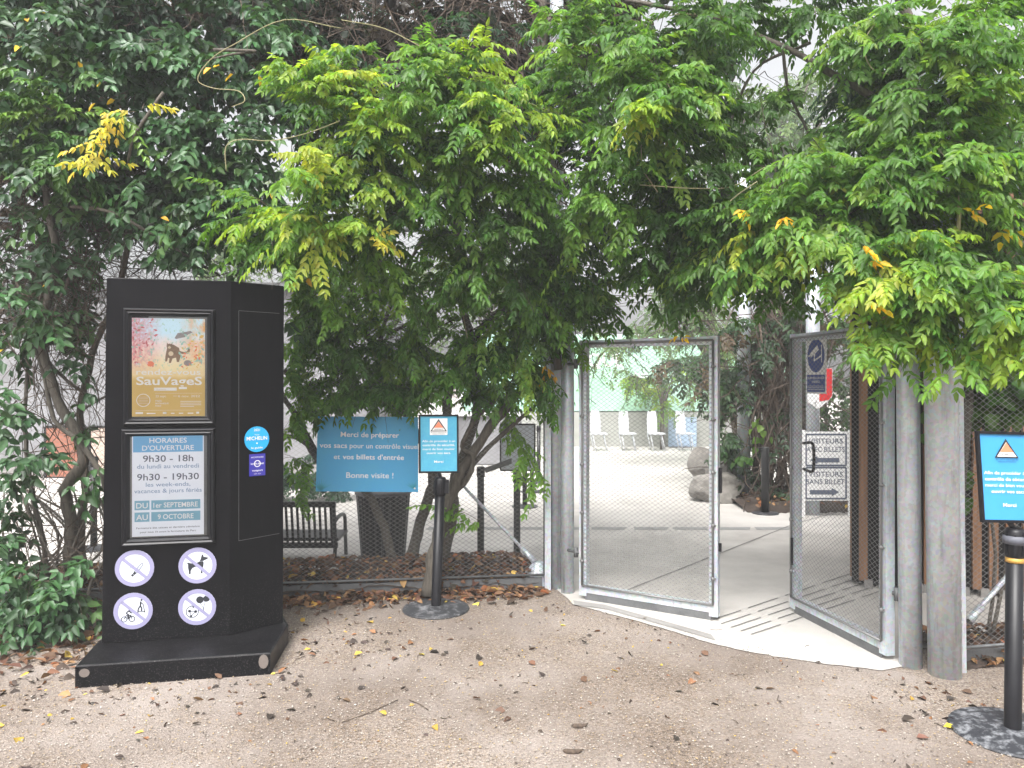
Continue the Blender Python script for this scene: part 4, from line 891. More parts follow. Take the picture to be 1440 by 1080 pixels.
# visitor direction board
d = 9.45; vb = thing('direction_board', 'white framed board sending visitors with and without tickets two ways', 'sign', (P(1164, 0, d).x, d, 0))
xl, xr = P(1129, 0, d).x, P(1196, 0, d).x; z1 = P(0, 607, d).z; z0 = P(0, 704, d).z; W = xr-xl; H = z1-z0
mb = MB(); mb.box(((xl+xr)/2, d, (z0+z1)/2), (W-.06, .015, H)); mb.build('board', 'white', vb)
for x in (xl, xr):
    mb = MB(); mb.bar(Vector((x, d, .0)), Vector((x, d, z1+.02)), .05, .04, up=Vector((0, 1, 0)), side=(1, 0, 0)); mb.build('leg', 'white', vb)
p = Panel((xl, d-.008, z0), (1, 0, 0), (0, 0, 1), .0018); 
for q in (.02, .5):
    p.stroke([(.06*W, (q+.0)*H+.01), (.90*W, q*H+.01), (.90*W, (q+.46)*H), (.06*W, (q+.46)*H), (.06*W, q*H+.01)], .022, 'ink', 1)
p.text('VISITEURS', .47*W, .83*H, .075*H, 'ink', 1, w=.72*W, bold=.010); p.text('AVEC BILLETS', .47*W, .71*H, .075*H, 'ink', 1, w=.80*W, bold=.010)
p.text('VISITEURS', .47*W, .35*H, .075*H, 'ink', 1, w=.72*W, bold=.010); p.text('SANS BILLET', .47*W, .24*H, .075*H, 'ink', 1, w=.80*W, bold=.010)
p.poly([(.14*W, .59*H), (.3*W, .65*H), (.3*W, .62*H), (.76*W, .62*H), (.76*W, .555*H), (.3*W, .555*H), (.3*W, .53*H)], 'ink', 1)
p.poly([(.76*W, .125*H), (.6*W, .185*H), (.6*W, .155*H), (.14*W, .155*H), (.14*W, .09*H), (.6*W, .09*H), (.6*W, .065*H)], 'ink', 1); p.build(vb, {'ink': 'lettering'})
# =================================================================== PLANTS
def plant(name, label, cat, loc, group=None):
    t = thing(name, label, cat, loc, group); return t, Foliage(), MB(), MB()
# --- dark climbing shrub on the left
t, F, TW, TR = plant('climbing_shrub', 'dark glossy climbing shrub with oval leaves smothering the fence left of the notice board', 'shrub', P(100, 800, 5.5)*1)
for pts, a, b in (([(98, 800, 5.5), (100, 740, 5.5), (92, 690, 5.45), (118, 640, 5.4), (80, 560, 5.4), (58, 470, 5.4), (80, 360, 5.4), (60, 240, 5.5), (90, 90, 5.6)], .05, .02),
                  ([(150, 690, 5.3), (140, 662, 5.3), (112, 622, 5.3), (76, 590, 5.35), (60, 520, 5.4), (30, 430, 5.5)], .022, .012),
                  ([(70, 830, 5.4), (60, 760, 5.4), (45, 690, 5.4), (34, 600, 5.4), (38, 500, 5.5), (20, 380, 5.5)], .02, .01),
                  ([(118, 810, 5.6), (112, 740, 5.6), (120, 680, 5.6), (112, 600, 5.6), (130, 500, 5.6), (170, 400, 5.6), (190, 300, 5.7), (230, 200, 5.7)], .035, .015),
                  ([(130, 560, 5.6), (100, 540, 5.5), (70, 510, 5.5), (50, 470, 5.5)], .014, .01),
                  ([(80, 600, 5.6), (135, 565, 5.6), (180, 540, 5.7)], .012, .006),
                  ([(100, 290, 5.0), (160, 300, 5.0), (230, 340, 5.1), (310, 388, 5.3)], .013, .008),
                  ([(230, 130, 4.9), (190, 190, 4.9), (180, 230, 5.0)], .012, .008), ([(300, 70, 5), (360, 72, 5.), (330, 76, 5.05), (285, 86, 5.1)], .012, .006)):
    limb(TR, pts, a, b)
for a in ((60, 40, 5.3, 120, 90, .4, 20), (190, 50, 5.4, 110, 80, .4, 20), (60, 150, 5.2, 100, 70, .35, 11), (190, 150, 5.3, 110, 60, .4, 13), (330, 60, 5.5, 100, 80, .4, 14), (340, 190, 5.5, 80, 70, .4, 12), (250, 230, 5.5, 70, 50, .4, 12), (130, 240, 5.4, 70, 40, .3, 7), (300, 270, 5.5, 60, 40, .3, 8),
          (330, 310, 5.3, 100, 60, .35, 13), (270, 360, 5.5, 60, 40, .3, 5), (200, 290, 5.6, 60, 50, .3, 5), (60, 330, 5.4, 80, 70, .3, 5), (20, 260, 5.5, 60, 60, .3, 4), (35, 430, 5.2, 60, 60, .3, 6)):
    mass(F, TW, *a, 'shrub', 'ovate', per=9, hang=.5)
for a in ((100, 30, 6.0, 160, 100, .3, 22), (300, 50, 6.2, 190, 110, .4, 34), (200, -100, 5.5, 260, 50, .6, 24), (390, 110, 6.0, 70, 90, .3, 14), (90, 230, 6.0, 120, 90, .3, 5), (240, 240, 6.1, 140, 70, .3, 8), (60, 420, 5.9, 80, 70, .2, 5)):  # the mass above the frame is added to shade the foliage below
    mass(F, TW, *a, 'dark', 'ovate', per=9, hang=.5)
for a in ((25, 550, 5.2, 40, 50, .2, 3), (40, 655, 5.1, 50, 36, .2, 4), (100, 600, 5.3, 50, 40, .2, 1), (135, 655, 5.2, 25, 20, .1, 1), (110, 470, 5.4, 40, 50, .2, 2)):
    mass(F, TW, *a, 'shrub', 'ovate', per=6, hang=.5, shoot=.35)
mass(F, TW, 40, 200, 4.9, 70, 50, .3, 8, 'mid'); mass(F, TW, 90, 150, 4.9, 60, 40, .25, 6, 'mid')
tangle(TW, 70, 380, 5.6, 90, 140, .2, 260, .004); tangle(TW, 120, 330, 5.7, 140, 80, .2, 170, .004); tangle(TW, 200, 320, 5.7, 130, 70, .2, 110, .003); tangle(TW, 95, 560, 5.55, 70, 200, .14, 210, .0035, .7, 1.2); tangle(TW, 260, 80, 5.9, 260, 110, .3, 160, .004)
for px, py in ((56, 8), (35, 27), (30, 63), (103, 75), (145, 142), (146, 115), (170, 137), (360, 97), (302, 94), (314, 95), (333, 97), (423, 87), (80, 397), (385, 256), (60, 476), (225, 305), (410, 390), (405, 395), (430, 385), (12, 490), (350, 350)):
    mass(F, TW, px, py, 4.95 if py < 360 else 5.1, 3, 3, .02, 1, 'gold', 'solo', per=1, shoot=.03)
F.build('crown', 'leafd', t); TW.build('twigs', 'twig', t); TR.build('trunk', 'bark', t)
# --- low shrub at the foot of the notice board
t, F, TW, TR = plant('low_shrub', 'low leafy shrub on leaf litter at the left foot of the notice board', 'shrub', G(95, 880))
for a in ((15, 750, 5.2, 30, 30, .15, 3), (40, 815, 5.0, 50, 34, .2, 7), (100, 835, 4.95, 40, 40, .2, 7), (15, 830, 5.0, 30, 40, .2, 4), (122, 780, 5.2, 20, 22, .15, 1)):
    mass(F, TW, *a, 'shrub', 'ovate', per=7, hang=.6, shoot=.4)
for _ in range(14):
    x = random.uniform(10, 130); b = G(x, random.uniform(850, 880)); TR.tube(smooth_path([b, b+Vector((random.gauss(0, .08), .05, .25)), b+Vector((random.gauss(0, .18), .1, .55)), b+Vector((random.gauss(0, .25), .15, .9))], 4), [.012]*6+[.008]*6+[.004], 6)
tangle(TW, 90, 800, 5.3, 60, 60, .12, 60, .003, .5)
F.build('crown', 'leafd', t); TW.build('twigs', 'twig', t); TR.build('stems', 'bark', t)

# --- central wisteria: several trunks behind the stanchion
t, F, TW, TR = plant('wisteria', 'large wisteria with twisted grey trunks and fresh green crown arching over the welcome board', 'climber', G(603, 838))
for pts, a, b in (([(556, 800, 6.45), (540, 740, 6.4), (516, 690, 6.3), (490, 640, 6.25), (440, 580, 6.2), (400, 520, 6.2)], .046, .022),
                  ([(574, 798, 6.5), (590, 740, 6.45), (606, 690, 6.4), (622, 640, 6.35), (628, 590, 6.3), (640, 520, 6.3), (690, 450, 6.2), (780, 380, 6.1)], .052, .03),
                  ([(602, 838, 5.86), (612, 775, 5.9), (628, 715, 6.0), (650, 660, 6.05), (690, 600, 6.05), (735, 545, 6.0), (762, 490, 6.0), (800, 400, 5.8)], .058, .026),
                  ([(622, 795, 6.4), (636, 730, 6.35), (640, 670, 6.3), (665, 600, 6.25), (672, 520, 6.2), (650, 420, 6.1), (640, 300, 5.9), (600, 200, 5.6), (560, 120, 5.3)], .05, .02),
                  ([(634, 700, 6.05), (660, 668, 6.0), (664, 640, 6.0), (650, 628, 6.0), (668, 590, 6.05), (700, 560, 6.1)], .022, .016),
                  ([(638, 690, 6.1), (676, 640, 6.1), (730, 590, 6.1), (765, 560, 6.15)], .026, .012), ([(612, 700, 6.3), (600, 640, 6.3), (560, 560, 6.2), (530, 500, 6.15), (505, 440, 6.1), (480, 360, 5.9), (450, 300, 5.7)], .036, .016),
                  ([(530, 500, 6.15), (545, 440, 6.1), (575, 370, 6.0), (600, 330, 5.9)], .02, .01), ([(545, 470, 6.15), (600, 440, 6.1), (650, 400, 6.1), (690, 360, 6.0)], .018, .01),
                  ([(445, 640, 6.1), (420, 590, 6.05), (400, 560, 6.0), (390, 520, 5.9)], .028, .016), ([(455, 660, 6.1), (425, 620, 6.0), (398, 612, 6.0), (380, 600, 6.0)], .022, .014)):
    limb(TR, pts, a, b)
for a in ((560, 120, 4.9, 110, 60, .4, 22, 'bright'), (640, 170, 4.9, 90, 60, .4, 18, 'bright'), (520, 190, 5.0, 90, 60, .35, 14, 'mid'), (690, 230, 4.95, 80, 60, .4, 16, 'bright'), (590, 270, 5.1, 110, 60, .4, 18, 'mid'), (700, 330, 5.3, 80, 60, .4, 12, 'mid'),
          (470, 100, 4.9, 55, 24, .2, 6, 'lime'), (435, 130, 4.85, 40, 30, .2, 4, 'lime'), (500, 175, 4.85, 60, 35, .25, 7, 'lime'), (530, 225, 4.8, 60, 45, .25, 8, 'lime'), (440, 240, 4.7, 50, 25, .2, 6, 'lime'), (430, 290, 4.75, 60, 40, .25, 8, 'lime'), (480, 320, 4.8, 60, 40, .25, 8, 'lime'), (390, 300, 4.9, 50, 40, .25, 6, 'bright'), (420, 360, 5.1, 60, 40, .3, 7, 'bright'), (640, 100, 4.95, 70, 30, .3, 6, 'lime'), (700, 160, 4.9, 50, 30, .25, 6, 'lime'),
          (560, 330, 5.3, 110, 50, .35, 13, 'mid'), (640, 390, 5.6, 110, 50, .3, 11, 'bright'), (740, 410, 5.8, 80, 60, .3, 14, 'bright'), (520, 410, 5.8, 110, 40, .3, 9, 'bright'), (440, 440, 5.9, 60, 60, .3, 9, 'bright'), (470, 480, 5.9, 90, 34, .15, 13, 'mid'), (430, 530, 5.9, 34, 50, .12, 10, 'bright'), (520, 535, 5.9, 70, 26, .12, 12, 'mid'), (560, 470, 6.0, 80, 40, .15, 10, 'bright'), (600, 560, 6.3, 60, 14, .1, 4, 'mid'), (420, 420, 6.0, 50, 60, .2, 10, 'bright'), (690, 490, 5.9, 80, 36, .2, 11, 'bright'), (745, 500, 5.9, 44, 44, .15, 10, 'mid'), (620, 520, 6.1, 60, 24, .2, 6, 'mid'), (420, 650, 6.1, 30, 35, .15, 4, 'bright'), (640, 470, 6.0, 60, 35, .2, 6, 'mid'), (500, 545, 6.35, 60, 16, .15, 5, 'mid'), (735, 600, 6.2, 20, 14, .1, 2, 'bright'), (655, 715, 6.0, 10, 10, .06, 1, 'bright'), (600, 530, 6.3, 40, 15, .15, 3, 'bright'), (690, 545, 6.2, 40, 20, .15, 4, 'mid')):
    mass(F, TW, *a)
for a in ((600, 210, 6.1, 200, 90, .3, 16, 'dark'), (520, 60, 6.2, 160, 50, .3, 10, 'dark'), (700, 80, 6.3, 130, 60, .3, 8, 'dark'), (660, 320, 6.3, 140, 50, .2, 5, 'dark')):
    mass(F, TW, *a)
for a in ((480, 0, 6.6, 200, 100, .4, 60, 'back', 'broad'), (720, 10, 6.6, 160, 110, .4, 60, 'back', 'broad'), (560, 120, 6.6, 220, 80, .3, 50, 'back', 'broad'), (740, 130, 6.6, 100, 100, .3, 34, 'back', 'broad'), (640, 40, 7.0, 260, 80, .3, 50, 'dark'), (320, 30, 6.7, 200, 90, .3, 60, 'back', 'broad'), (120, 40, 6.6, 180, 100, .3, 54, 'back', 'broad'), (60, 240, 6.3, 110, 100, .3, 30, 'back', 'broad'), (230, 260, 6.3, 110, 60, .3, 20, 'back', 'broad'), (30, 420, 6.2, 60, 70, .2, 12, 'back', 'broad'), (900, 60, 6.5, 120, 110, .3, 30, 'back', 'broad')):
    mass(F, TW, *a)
for px, py in ((200, 150), (186, 156), (172, 160), (160, 166), (152, 178), (146, 190), (142, 200), (136, 212), (130, 222), (124, 232)):
    mass(F, TW, px, py, 4.6, 4, 4, .03, 1, 'yellow', 'small', per=2, shoot=.08)
mass(F, TW, 425, 232, 4.6, 18, 8, .06, 1, 'yellow', 'small', per=6, shoot=.16); mass(F, TW, 522, 332, 4.65, 8, 8, .05, 1, 'yellow', 'small', per=5, shoot=.14)
tangle(TW, 640, 50, 6.3, 200, 70, .35, 420, .0045, .9); tangle(TW, 560, 400, 6.1, 170, 120, .2, 120, .004, .6); tangle(TW, 700, 400, 6.1, 100, 120, .2, 70, .004, .6); tangle(TW, 770, 250, 6.2, 40, 220, .2, 130, .006, .8, 1.5)
F.build('crown', 'leaf', t); TW.build('twigs', 'twig', t); TR.build('trunk', 'bark', t)
GS = MB()
for pts in ([(480, 40, 4.7), (400, 28, 4.6), (330, 62, 4.55), (296, 84, 4.55), (278, 112, 4.55), (300, 124, 4.55), (335, 128, 4.55), (344, 142, 4.5), (326, 150, 4.5)], [(478, 170, 4.6), (430, 188, 4.6), (380, 198, 4.6), (340, 196, 4.6), (318, 206, 4.6), (318, 240, 4.6)], [(600, 70, 4.7), (540, 40, 4.7), (480, 28, 4.7)], [(730, 140, 5.2), (800, 165, 5.1), (830, 170, 5.1)], [(640, 410, 5.6), (650, 440, 5.6), (658, 480, 5.7), (662, 520, 5.8)], [(720, 246, 5.0), (770, 225, 5.), (820, 202, 5.1)]):
    GS = MB(); GS.tube(smooth_path([P(*p) for p in pts], 5), .003, 6); GS.build('tendril', 'green_stem', t)

# --- vine hanging down the left gate posts
t, F, TW, TR = plant('trailing_vine', 'trailing vine hanging in long strings down the tall post left of the gate', 'climber', P(785, 520, 5.8))
for pts, a, b in (([(785, 520, 6.0), (770, 420, 6.05), (760, 300, 6.1), (768, 180, 6.1), (760, 60, 6.1), (770, -60, 6.1)], .035, .03), ([(770, 330, 6.0), (780, 240, 6.0), (755, 140, 6.0), (775, 20, 6.0)], .022, .02)): limb(TR, pts, a, b)
for a in ((810, 60, 5.0, 40, 60, .25, 9, 'bright'), (815, 150, 5.0, 26, 60, .15, 8, 'bright'), (830, 220, 5.0, 28, 50, .15, 7, 'bright'), (845, 280, 5.0, 30, 30, .15, 5, 'bright'), (900, 290, 5.0, 40, 20, .15, 5, 'bright'),
          (810, 400, 5.75, 60, 50, .25, 15, 'mid'), (850, 430, 5.8, 40, 40, .2, 8, 'mid'), (790, 460, 5.8, 30, 30, .15, 6, 'mid'), (800, 330, 5.8, 60, 40, .25, 10, 'mid'), (770, 350, 5.7, 60, 30, .2, 7, 'mid'), (790, 80, 5.8, 60, 80, .3, 10, 'mid'), (830, 250, 5.9, 50, 90, .25, 8, 'dark'), (850, 90, 5.8, 60, 90, .3, 12, 'mid')):
    mass(F, TW, *a, per=10, shoot=.45)
mass(F, TW, 768, 515, 5.75, 5, 6, .05, 1, 'gold', 'tuft', per=6, shoot=.12)
tangle(TW, 790, 200, 6.0, 40, 240, .15, 60, .004, .8, 2)
F.build('crown', 'leaf', t); TW.build('twigs', 'twig', t); TR.build('trunk', 'bark', t)

# --- wisteria arching over the gate from the right
t, F, TW, TR = plant('wisteria', 'bright green wisteria spreading over the gate from the thick right post', 'climber', pR2+Vector((.1, .25, 0)))
b0 = pR2+Vector((.15, .2, 0))
for pts, a, b in (([(1360, 560, 4.6), (1350, 450, 4.6), (1365, 330, 4.6), (1340, 200, 4.6), (1300, 80, 4.7), (1250, -40, 4.8)], .04, .03), ([(1350, 430, 4.6), (1290, 360, 4.6), (1200, 330, 4.7), (1100, 300, 4.8), (1000, 270, 4.9), (920, 250, 5.0)], .03, .012), ([(1340, 250, 4.6), (1260, 160, 4.7), (1180, 110, 4.8), (1090, 60, 4.9), (980, 20, 5.0), (880, 0, 5.1)], .03, .012), ([(1350, 440, 4.5), (1400, 470, 4.2), (1430, 500, 4.0)], .012, .008), ([(1240, 340, 4.6), (1180, 420, 4.5), (1160, 440, 4.4)], .012, .006), ([(1100, 60, 5.), (1110, 130, 5.1), (1140, 200, 5.1), (1120, 250, 5.)], .012, .006), ([(1140, 60, 5.), (1060, 100, 5.1), (1020, 200, 5.1), (1030, 260, 5.1)], .012, .006)):
    limb(TR, pts, a, b)
TR.tube([b0, b0+Vector((.03, .02, .8)), P(1360, 560, 4.6)], [.05, .045, .04], 8)
for a in ((930, 30, 4.8, 80, 50, .4, 15, 'mid'), (930, 110, 4.6, 60, 60, .3, 15, 'bright'), (920, 170, 4.6, 40, 35, .2, 8, 'bright'), (960, 200, 4.8, 60, 50, .3, 9, 'mid'), (905, 140, 4.55, 24, 30, .15, 4, 'lime'), (985, 80, 5.0, 40, 60, .3, 7, 'mid'), (1040, 5, 5.0, 80, 26, .3, 10, 'mid'), (1160, 0, 5.0, 80, 26, .35, 12, 'mid'), (1260, 30, 4.7, 100, 50, .35, 17, 'bright'), (1325, 40, 4.05, 40, 50, .12, 10, 'bright'), (1330, 120, 4.05, 40, 40, .12, 8, 'mid'), (1335, 190, 4.05, 30, 40, .12, 5, 'bright'), (1380, 40, 4.4, 80, 60, .35, 15, 'bright'), (1400, 130, 4.4, 60, 60, .3, 12, 'bright'), (1290, 110, 4.9, 80, 50, .3, 11, 'mid'), (1215, 105, 5.1, 45, 40, .25, 5, 'mid'),
          (1050, 190, 5.2, 50, 40, .15, 5, 'mid'), (1110, 120, 5.2, 40, 40, .15, 3, 'mid'), (1220, 165, 4.7, 60, 36, .3, 10, 'mid'), (1290, 190, 4.3, 70, 45, .3, 12, 'bright'), (1210, 220, 4.3, 80, 45, .3, 16, 'bright'), (1140, 262, 4.5, 66, 26, .3, 11, 'bright'), (1000, 260, 4.9, 80, 35, .3, 11, 'mid'), (950, 310, 5.0, 70, 40, .3, 11, 'mid'), (1060, 310, 4.8, 90, 40, .3, 14, 'mid'), (1180, 300, 4.3, 90, 35, .3, 13, 'bright'), (1280, 270, 4.2, 80, 40, .3, 15, 'bright'), (1370, 230, 4.3, 70, 60, .3, 14, 'bright'), (1400, 300, 4.5, 60, 60, .3, 9, 'mid'),
          (1090, 325, 4.6, 80, 28, .3, 14, 'bright'), (1000, 350, 5.1, 90, 30, .25, 13, 'mid'), (940, 380, 5.3, 50, 26, .25, 8, 'mid'), (1050, 380, 5.1, 80, 18, .2, 8, 'mid'), (1150, 318, 4.4, 50, 24, .25, 8, 'bright'), (1275, 368, 4.0, 56, 34, .25, 14, 'bright'), (1300, 350, 4.1, 70, 35, .25, 11, 'bright'), (1330, 410, 3.9, 60, 34, .2, 11, 'bright'), (1290, 440, 3.9, 36, 24, .12, 7, 'bright'), (1262, 418, 3.95, 26, 20, .12, 6, 'lime'), (1215, 350, 4.2, 24, 16, .12, 4, 'lime'), (1410, 425, 3.8, 46, 22, .2, 8, 'lime'), (1430, 410, 3.7, 30, 25, .15, 5, 'lime'), (1370, 360, 4.2, 50, 40, .25, 7, 'mid'), (1090, 320, 4.45, 50, 22, .2, 5, 'lime'), (1040, 290, 4.7, 40, 20, .2, 4, 'lime'), (1150, 232, 4.4, 50, 16, .2, 5, 'lime'), (1230, 350, 4.0, 50, 30, .2, 6, 'lime')):
    mass(F, TW, *a)
for a in ((950, 80, 5.8, 100, 100, .3, 12, 'dark'), (1310, 80, 5.5, 140, 80, .3, 16, 'dark'), (1380, 260, 5.2, 100, 120, .3, 16, 'dark'), (1180, 310, 5.4, 150, 50, .25, 8, 'mid'), (980, 340, 5.7, 110, 40, .25, 6, 'mid'), (950, 250, 5.8, 70, 60, .25, 6, 'dark'), (1250, 150, 5.5, 60, 50, .25, 5, 'dark')):
    mass(F, TW, *a)
for a in ((1040, 294, 4.35), (1100, 305, 4.2), (1364, 304, 3.9), (1410, 322, 3.9), (1222, 370, 3.8), (1232, 432, 3.75), (1210, 350, 3.8), (1064, 376, 4.4), (958, 472, 5.2)):
    mass(F, TW, a[0], a[1], a[2], 5, 6, .04, 1, 'gold', 'tuft', per=3, shoot=.06)
tangle(TW, 1200, 300, 4.9, 120, 60, .2, 60, .003, .6); tangle(TW, 1390, 300, 4.7, 60, 130, .2, 60, .003, .6); tangle(TW, 1080, 160, 5.2, 60, 90, .1, 22, .003, .5); tangle(TW, 1400, 420, 4.3, 40, 60, .1, 16, .003, .5)
F.build('crown', 'leaf', t); TW.build('twigs', 'twig', t); TR.build('trunk', 'bark', t)
GS = MB()
for pts in ([(900, 260, 4.6), (930, 262, 4.5), (980, 265, 4.5), (1030, 262, 4.5), (1075, 235, 4.5)], [(1005, 310, 4.5), (1030, 280, 4.45), (1065, 255, 4.4)], [(816, 30, 4.8), (850, 54, 4.8), (890, 40, 4.8), (940, 22, 4.8), (980, 20, 4.8)], [(1240, 20, 4.5), (1215, 60, 4.5), (1225, 95, 4.5), (1250, 105, 4.5)], [(902, 165, 4.6), (902, 220, 4.6), (905, 240, 4.6), (925, 270, 4.6)], [(1360, 440, 3.9), (1382, 480, 3.9), (1410, 490, 3.9), (1430, 478, 3.9), (1425, 430, 3.9)]):
    GS = MB(); GS.tube(smooth_path([P(*p) for p in pts], 5), .0035, 6); GS.build('tendril', 'green_stem', t)
GS = MB(); GS.tube([P(1348, 275, 3.95), P(1349, 300, 3.95), P(1347, 325, 3.95), P(1348, 342, 3.95)], [.003, .01, .012, .003], 6)
GS.build('seed_pod', 'green_stem', t)

# --- broad leaved creeper on the right fence
t, F, TW, TR = plant('broad_leaved_creeper', 'creeper with broad round leaves on the mesh above the right security notice', 'climber', P(1390, 800, 4.75))
for a in ((1385, 480, 4.7, 40, 40, .12, 14, 'mid'), (1420, 520, 4.7, 30, 50, .12, 14, 'mid'), (1370, 550, 4.75, 28, 40, .1, 11, 'mid'), (1405, 570, 4.75, 40, 25, .1, 9, 'mid'), (1350, 500, 4.7, 20, 50, .1, 5, 'mid'), (1370, 660, 4.8, 12, 30, .08, 2, 'mid'), (1430, 760, 4.85, 20, 20, .08, 2, 'mid')):
    mass(F, TW, *a, 'broad', per=8, shoot=.3)
for pts in ([(1390, 890, 4.75), (1400, 780, 4.78), (1385, 680, 4.75), (1395, 580, 4.72), (1410, 470, 4.7)], [(1396, 890, 4.75), (1420, 760, 4.8), (1425, 600, 4.75), (1400, 500, 4.7)]): limb(TR, pts, .012, .006)
tangle(TW, 1400, 540, 4.75, 40, 90, .08, 30, .003, .5)
F.build('crown', 'leaf', t); TW.build('twigs', 'twig', t); TR.build('stems', 'bark', t)

# --- creeper column inside the gate
t, F, TW, TR = plant('creeper_column', 'dark brown tangle of creeper stems climbing beside the galvanised pole inside the gate', 'climber', G(1095, 712))
tangle(TW, 1100, 590, 10.9, 46, 120, .5, 420, .010, 1.3, 2.2)
for k in range(26):
    x = random.uniform(1055, 1150); limb(TR, [(x, 708+random.uniform(-6, 6), 10.7+random.random()), (x+random.gauss(0, 8), 640, 10.8), (x+random.gauss(0, 14), 560, 10.9), (x+random.gauss(0, 18), 480, 11), (x+random.gauss(0, 20), 400, 11)], .03, .015, 5, 3)
for a in ((1080, 470, 10.7, 70, 45, .7, 20), (1030, 540, 10.9, 24, 60, .4, 9), (1022, 620, 10.9, 20, 40, .3, 7), (1130, 440, 10.8, 50, 40, .6, 10), (1110, 560, 10.9, 45, 60, .4, 7), (1095, 690, 10.6, 45, 18, .4, 7), (965, 505, 12.5, 44, 24, .4, 10), (1000, 490, 11.8, 30, 36, .4, 8), (1200, 560, 11.4, 30, 70, .4, 8), (1180, 480, 11.4, 40, 50, .4, 9)):
    mass(F, TW, *a, 'ivy', 'ovate', per=12, shoot=.7, hang=.6, tw=.006)
mass(F, TW, 1070, 590, 10.3, 8, 10, .1, 1, 'mid', 'broad', shoot=.25, per=5); mass(F, TW, 1048, 645, 10.4, 8, 8, .1, 1, 'mid', 'broad', shoot=.25, per=5)
F.build('crown', 'leaf', t); TW.build('twigs', 'twig', t); TR.build('stems', 'twig', t)

# --- hedge behind the bench
t, F, TW, TR = plant('clipped_hedge', 'low dark hedge standing on the plaza beyond the park bench', 'hedge', Vector((-4.0, 10.8, 0)))
for k in range(9): mass(F, TW, 0, 0, 1, 0, 0, 0, 10, 'dark', 'small', per=14, shoot=.3, world=(Vector((-5.4+k*.36, 10.8, .36)), Vector((.3, .25, .27))))
F.build('crown', 'leafd', t); TW.build('twigs', 'twig', t)

# --- trees beyond
def tree(label, x, y, h, rx, rz, n, pal='far', lean=0., sty='far', cz=None):
    t, F, TW, TR = plant('broadleaf_tree', label, 'tree', Vector((x, y, 0)), 'trees beyond the gate')
    cz = cz or h-rz
    TR.tube(smooth_path([(x, y, 0), (x+lean*.3, y, h*.3), (x+lean*.7, y, h*.6), (x+lean, y, h*.9)], 4), [(.2-.012*k)*h/8 for k in range(13)], 9)
    for k in range(12):
        a = random.uniform(0, 6.28); s = Vector((x+lean*.6, y, h*random.uniform(.35, .7))); e = Vector((x+lean+rx*.75*math.cos(a), y+rx*.6*math.sin(a), cz+rz*random.uniform(-.5, .7)))
        TR.tube(smooth_path([s, s.lerp(e, .5)+Vector((0, 0, .3)), e], 4), [(.07-.007*j)*h/8 for j in range(9)], 6)
    for k in range(n):
        o = Vector((random.gauss(0, .5), random.gauss(0, .5), random.gauss(0, .5)))
        if o.length > 1: o.normalize()
        mass(F, TW, 0, 0, 1, 0, 0, 0, 7, pal, sty, per=9, shoot=rx*.42, hang=.6, tw=.012, world=(Vector((x+lean+o.x*rx, y+o.y*rx*.7, cz+o.z*rz)), Vector((rx*.28, rx*.28, rz*.25))))
    F.build('crown', 'leaf', t); TR.build('trunk', 'bark', t); TW.build('twigs', 'twig', t)
tree('loose pale tree with drooping branches above the far green banner', 4.72, 15.0, 5.2, 1.9, 1.3, 30, 'far', -1.0, 'small', 2.75)
tree('tall washed-out tree seen through the gap in the leaves above the gate', 6.9, 19.5, 10.2, 2.2, 2.0, 34, 'far')
tree('tall pale tree behind the grey building on the left', -6.0, 22, 8.0, 3.0, 2.6, 18, 'far')
tree('round tree behind the middle of the wisteria crown', -.8, 24, 8.5, 3.0, 2.6, 16, 'far')
tree('dense tree rising behind the slatted hut on the right', 8.5, 13.5, 7.0, 2.6, 2.6, 26, 'mid', 0, 'far')
tree('small yellow green tree beside the far banner', 3.9, 19.2, 2.6, .8, .6, 8, 'lime', 0, 'small', 1.75)

# =================================================================== LEAF LITTER, STONES
LP = [((.10, .05, .03), 5), ((.17, .085, .045), 5), ((.06, .04, .03), 4), ((.27, .15, .075), 3), ((.55, .38, .08), .6), ((.34, .12, .05), .8)]
PAL['litter'] = LP
PAL['ground'] = [((.05, .038, .032), 6), ((.13, .07, .045), 4), ((.50, .34, .06), 1.6), ((.24, .12, .06), 2)]
def litter(F, pts, pal, L=(.035, .085), z=.006, curl=.4):
    N = len(pts); B = np.array(pts); B[:, 2] += z
    a = RNG.random(N)*6.283; D = np.stack([np.cos(a), np.sin(a), RNG.normal(.0, .25, N)], 1); Nn = np.stack([RNG.normal(0, curl, N), RNG.normal(0, curl, N), np.ones(N)], 1)
    C = np.array([pick(pal) for _ in range(N)]); l = RNG.uniform(L[0], L[1], N)
    for k in range(4):   # four leaf sizes and shapes
        i = np.arange(k, N, 4)
        F.leaves(B[i], D[i], Nn[i], l[i]*.02, C[i], pairs=0, ll=float(L[0]+(L[1]-L[0])*(k+.5)/4), ratio=(.3, .42, .5, .62)[k], droop=0, jit=.2)
def bedpt(k, q, z): p = FL0+FU*k-FN*q; return (p.x, p.y, z)
F = Foliage(); pts = []
prof = [(-.02, .06), (.1, .12), (.22, .17), (.34, .185), (.46, .16), (.58, .08), (.7, 0)]
for _ in range(3400):
    q = random.uniform(0, .62); h = np.interp(q, [a for a, b in prof], [b for a, b in prof]); pts.append(bedpt(random.uniform(.3, 4.6), q, h+random.uniform(.0, .035)))
for _ in range(1500):
    q = abs(random.gauss(0, .16)); p = FL0+FU*random.uniform(.5, 4.66)+FN*(q+.02); pts.append((p.x, p.y, random.uniform(0, .03)))
for _ in range(700): pts.append((random.gauss(-2.9, .5), random.gauss(4.9, .3), random.uniform(0, .03)))
for _ in range(700):
    k = random.uniform(.05, 2.2); q = random.uniform(-.06, .45); h = np.interp(q, [-.05, .08, .22, .4, .55], [0, .07, .09, .06, 0]); pts.append((2.68+.98*k-.2*q, 4.44+.2*k+.98*q, h+random.uniform(0, .03)))
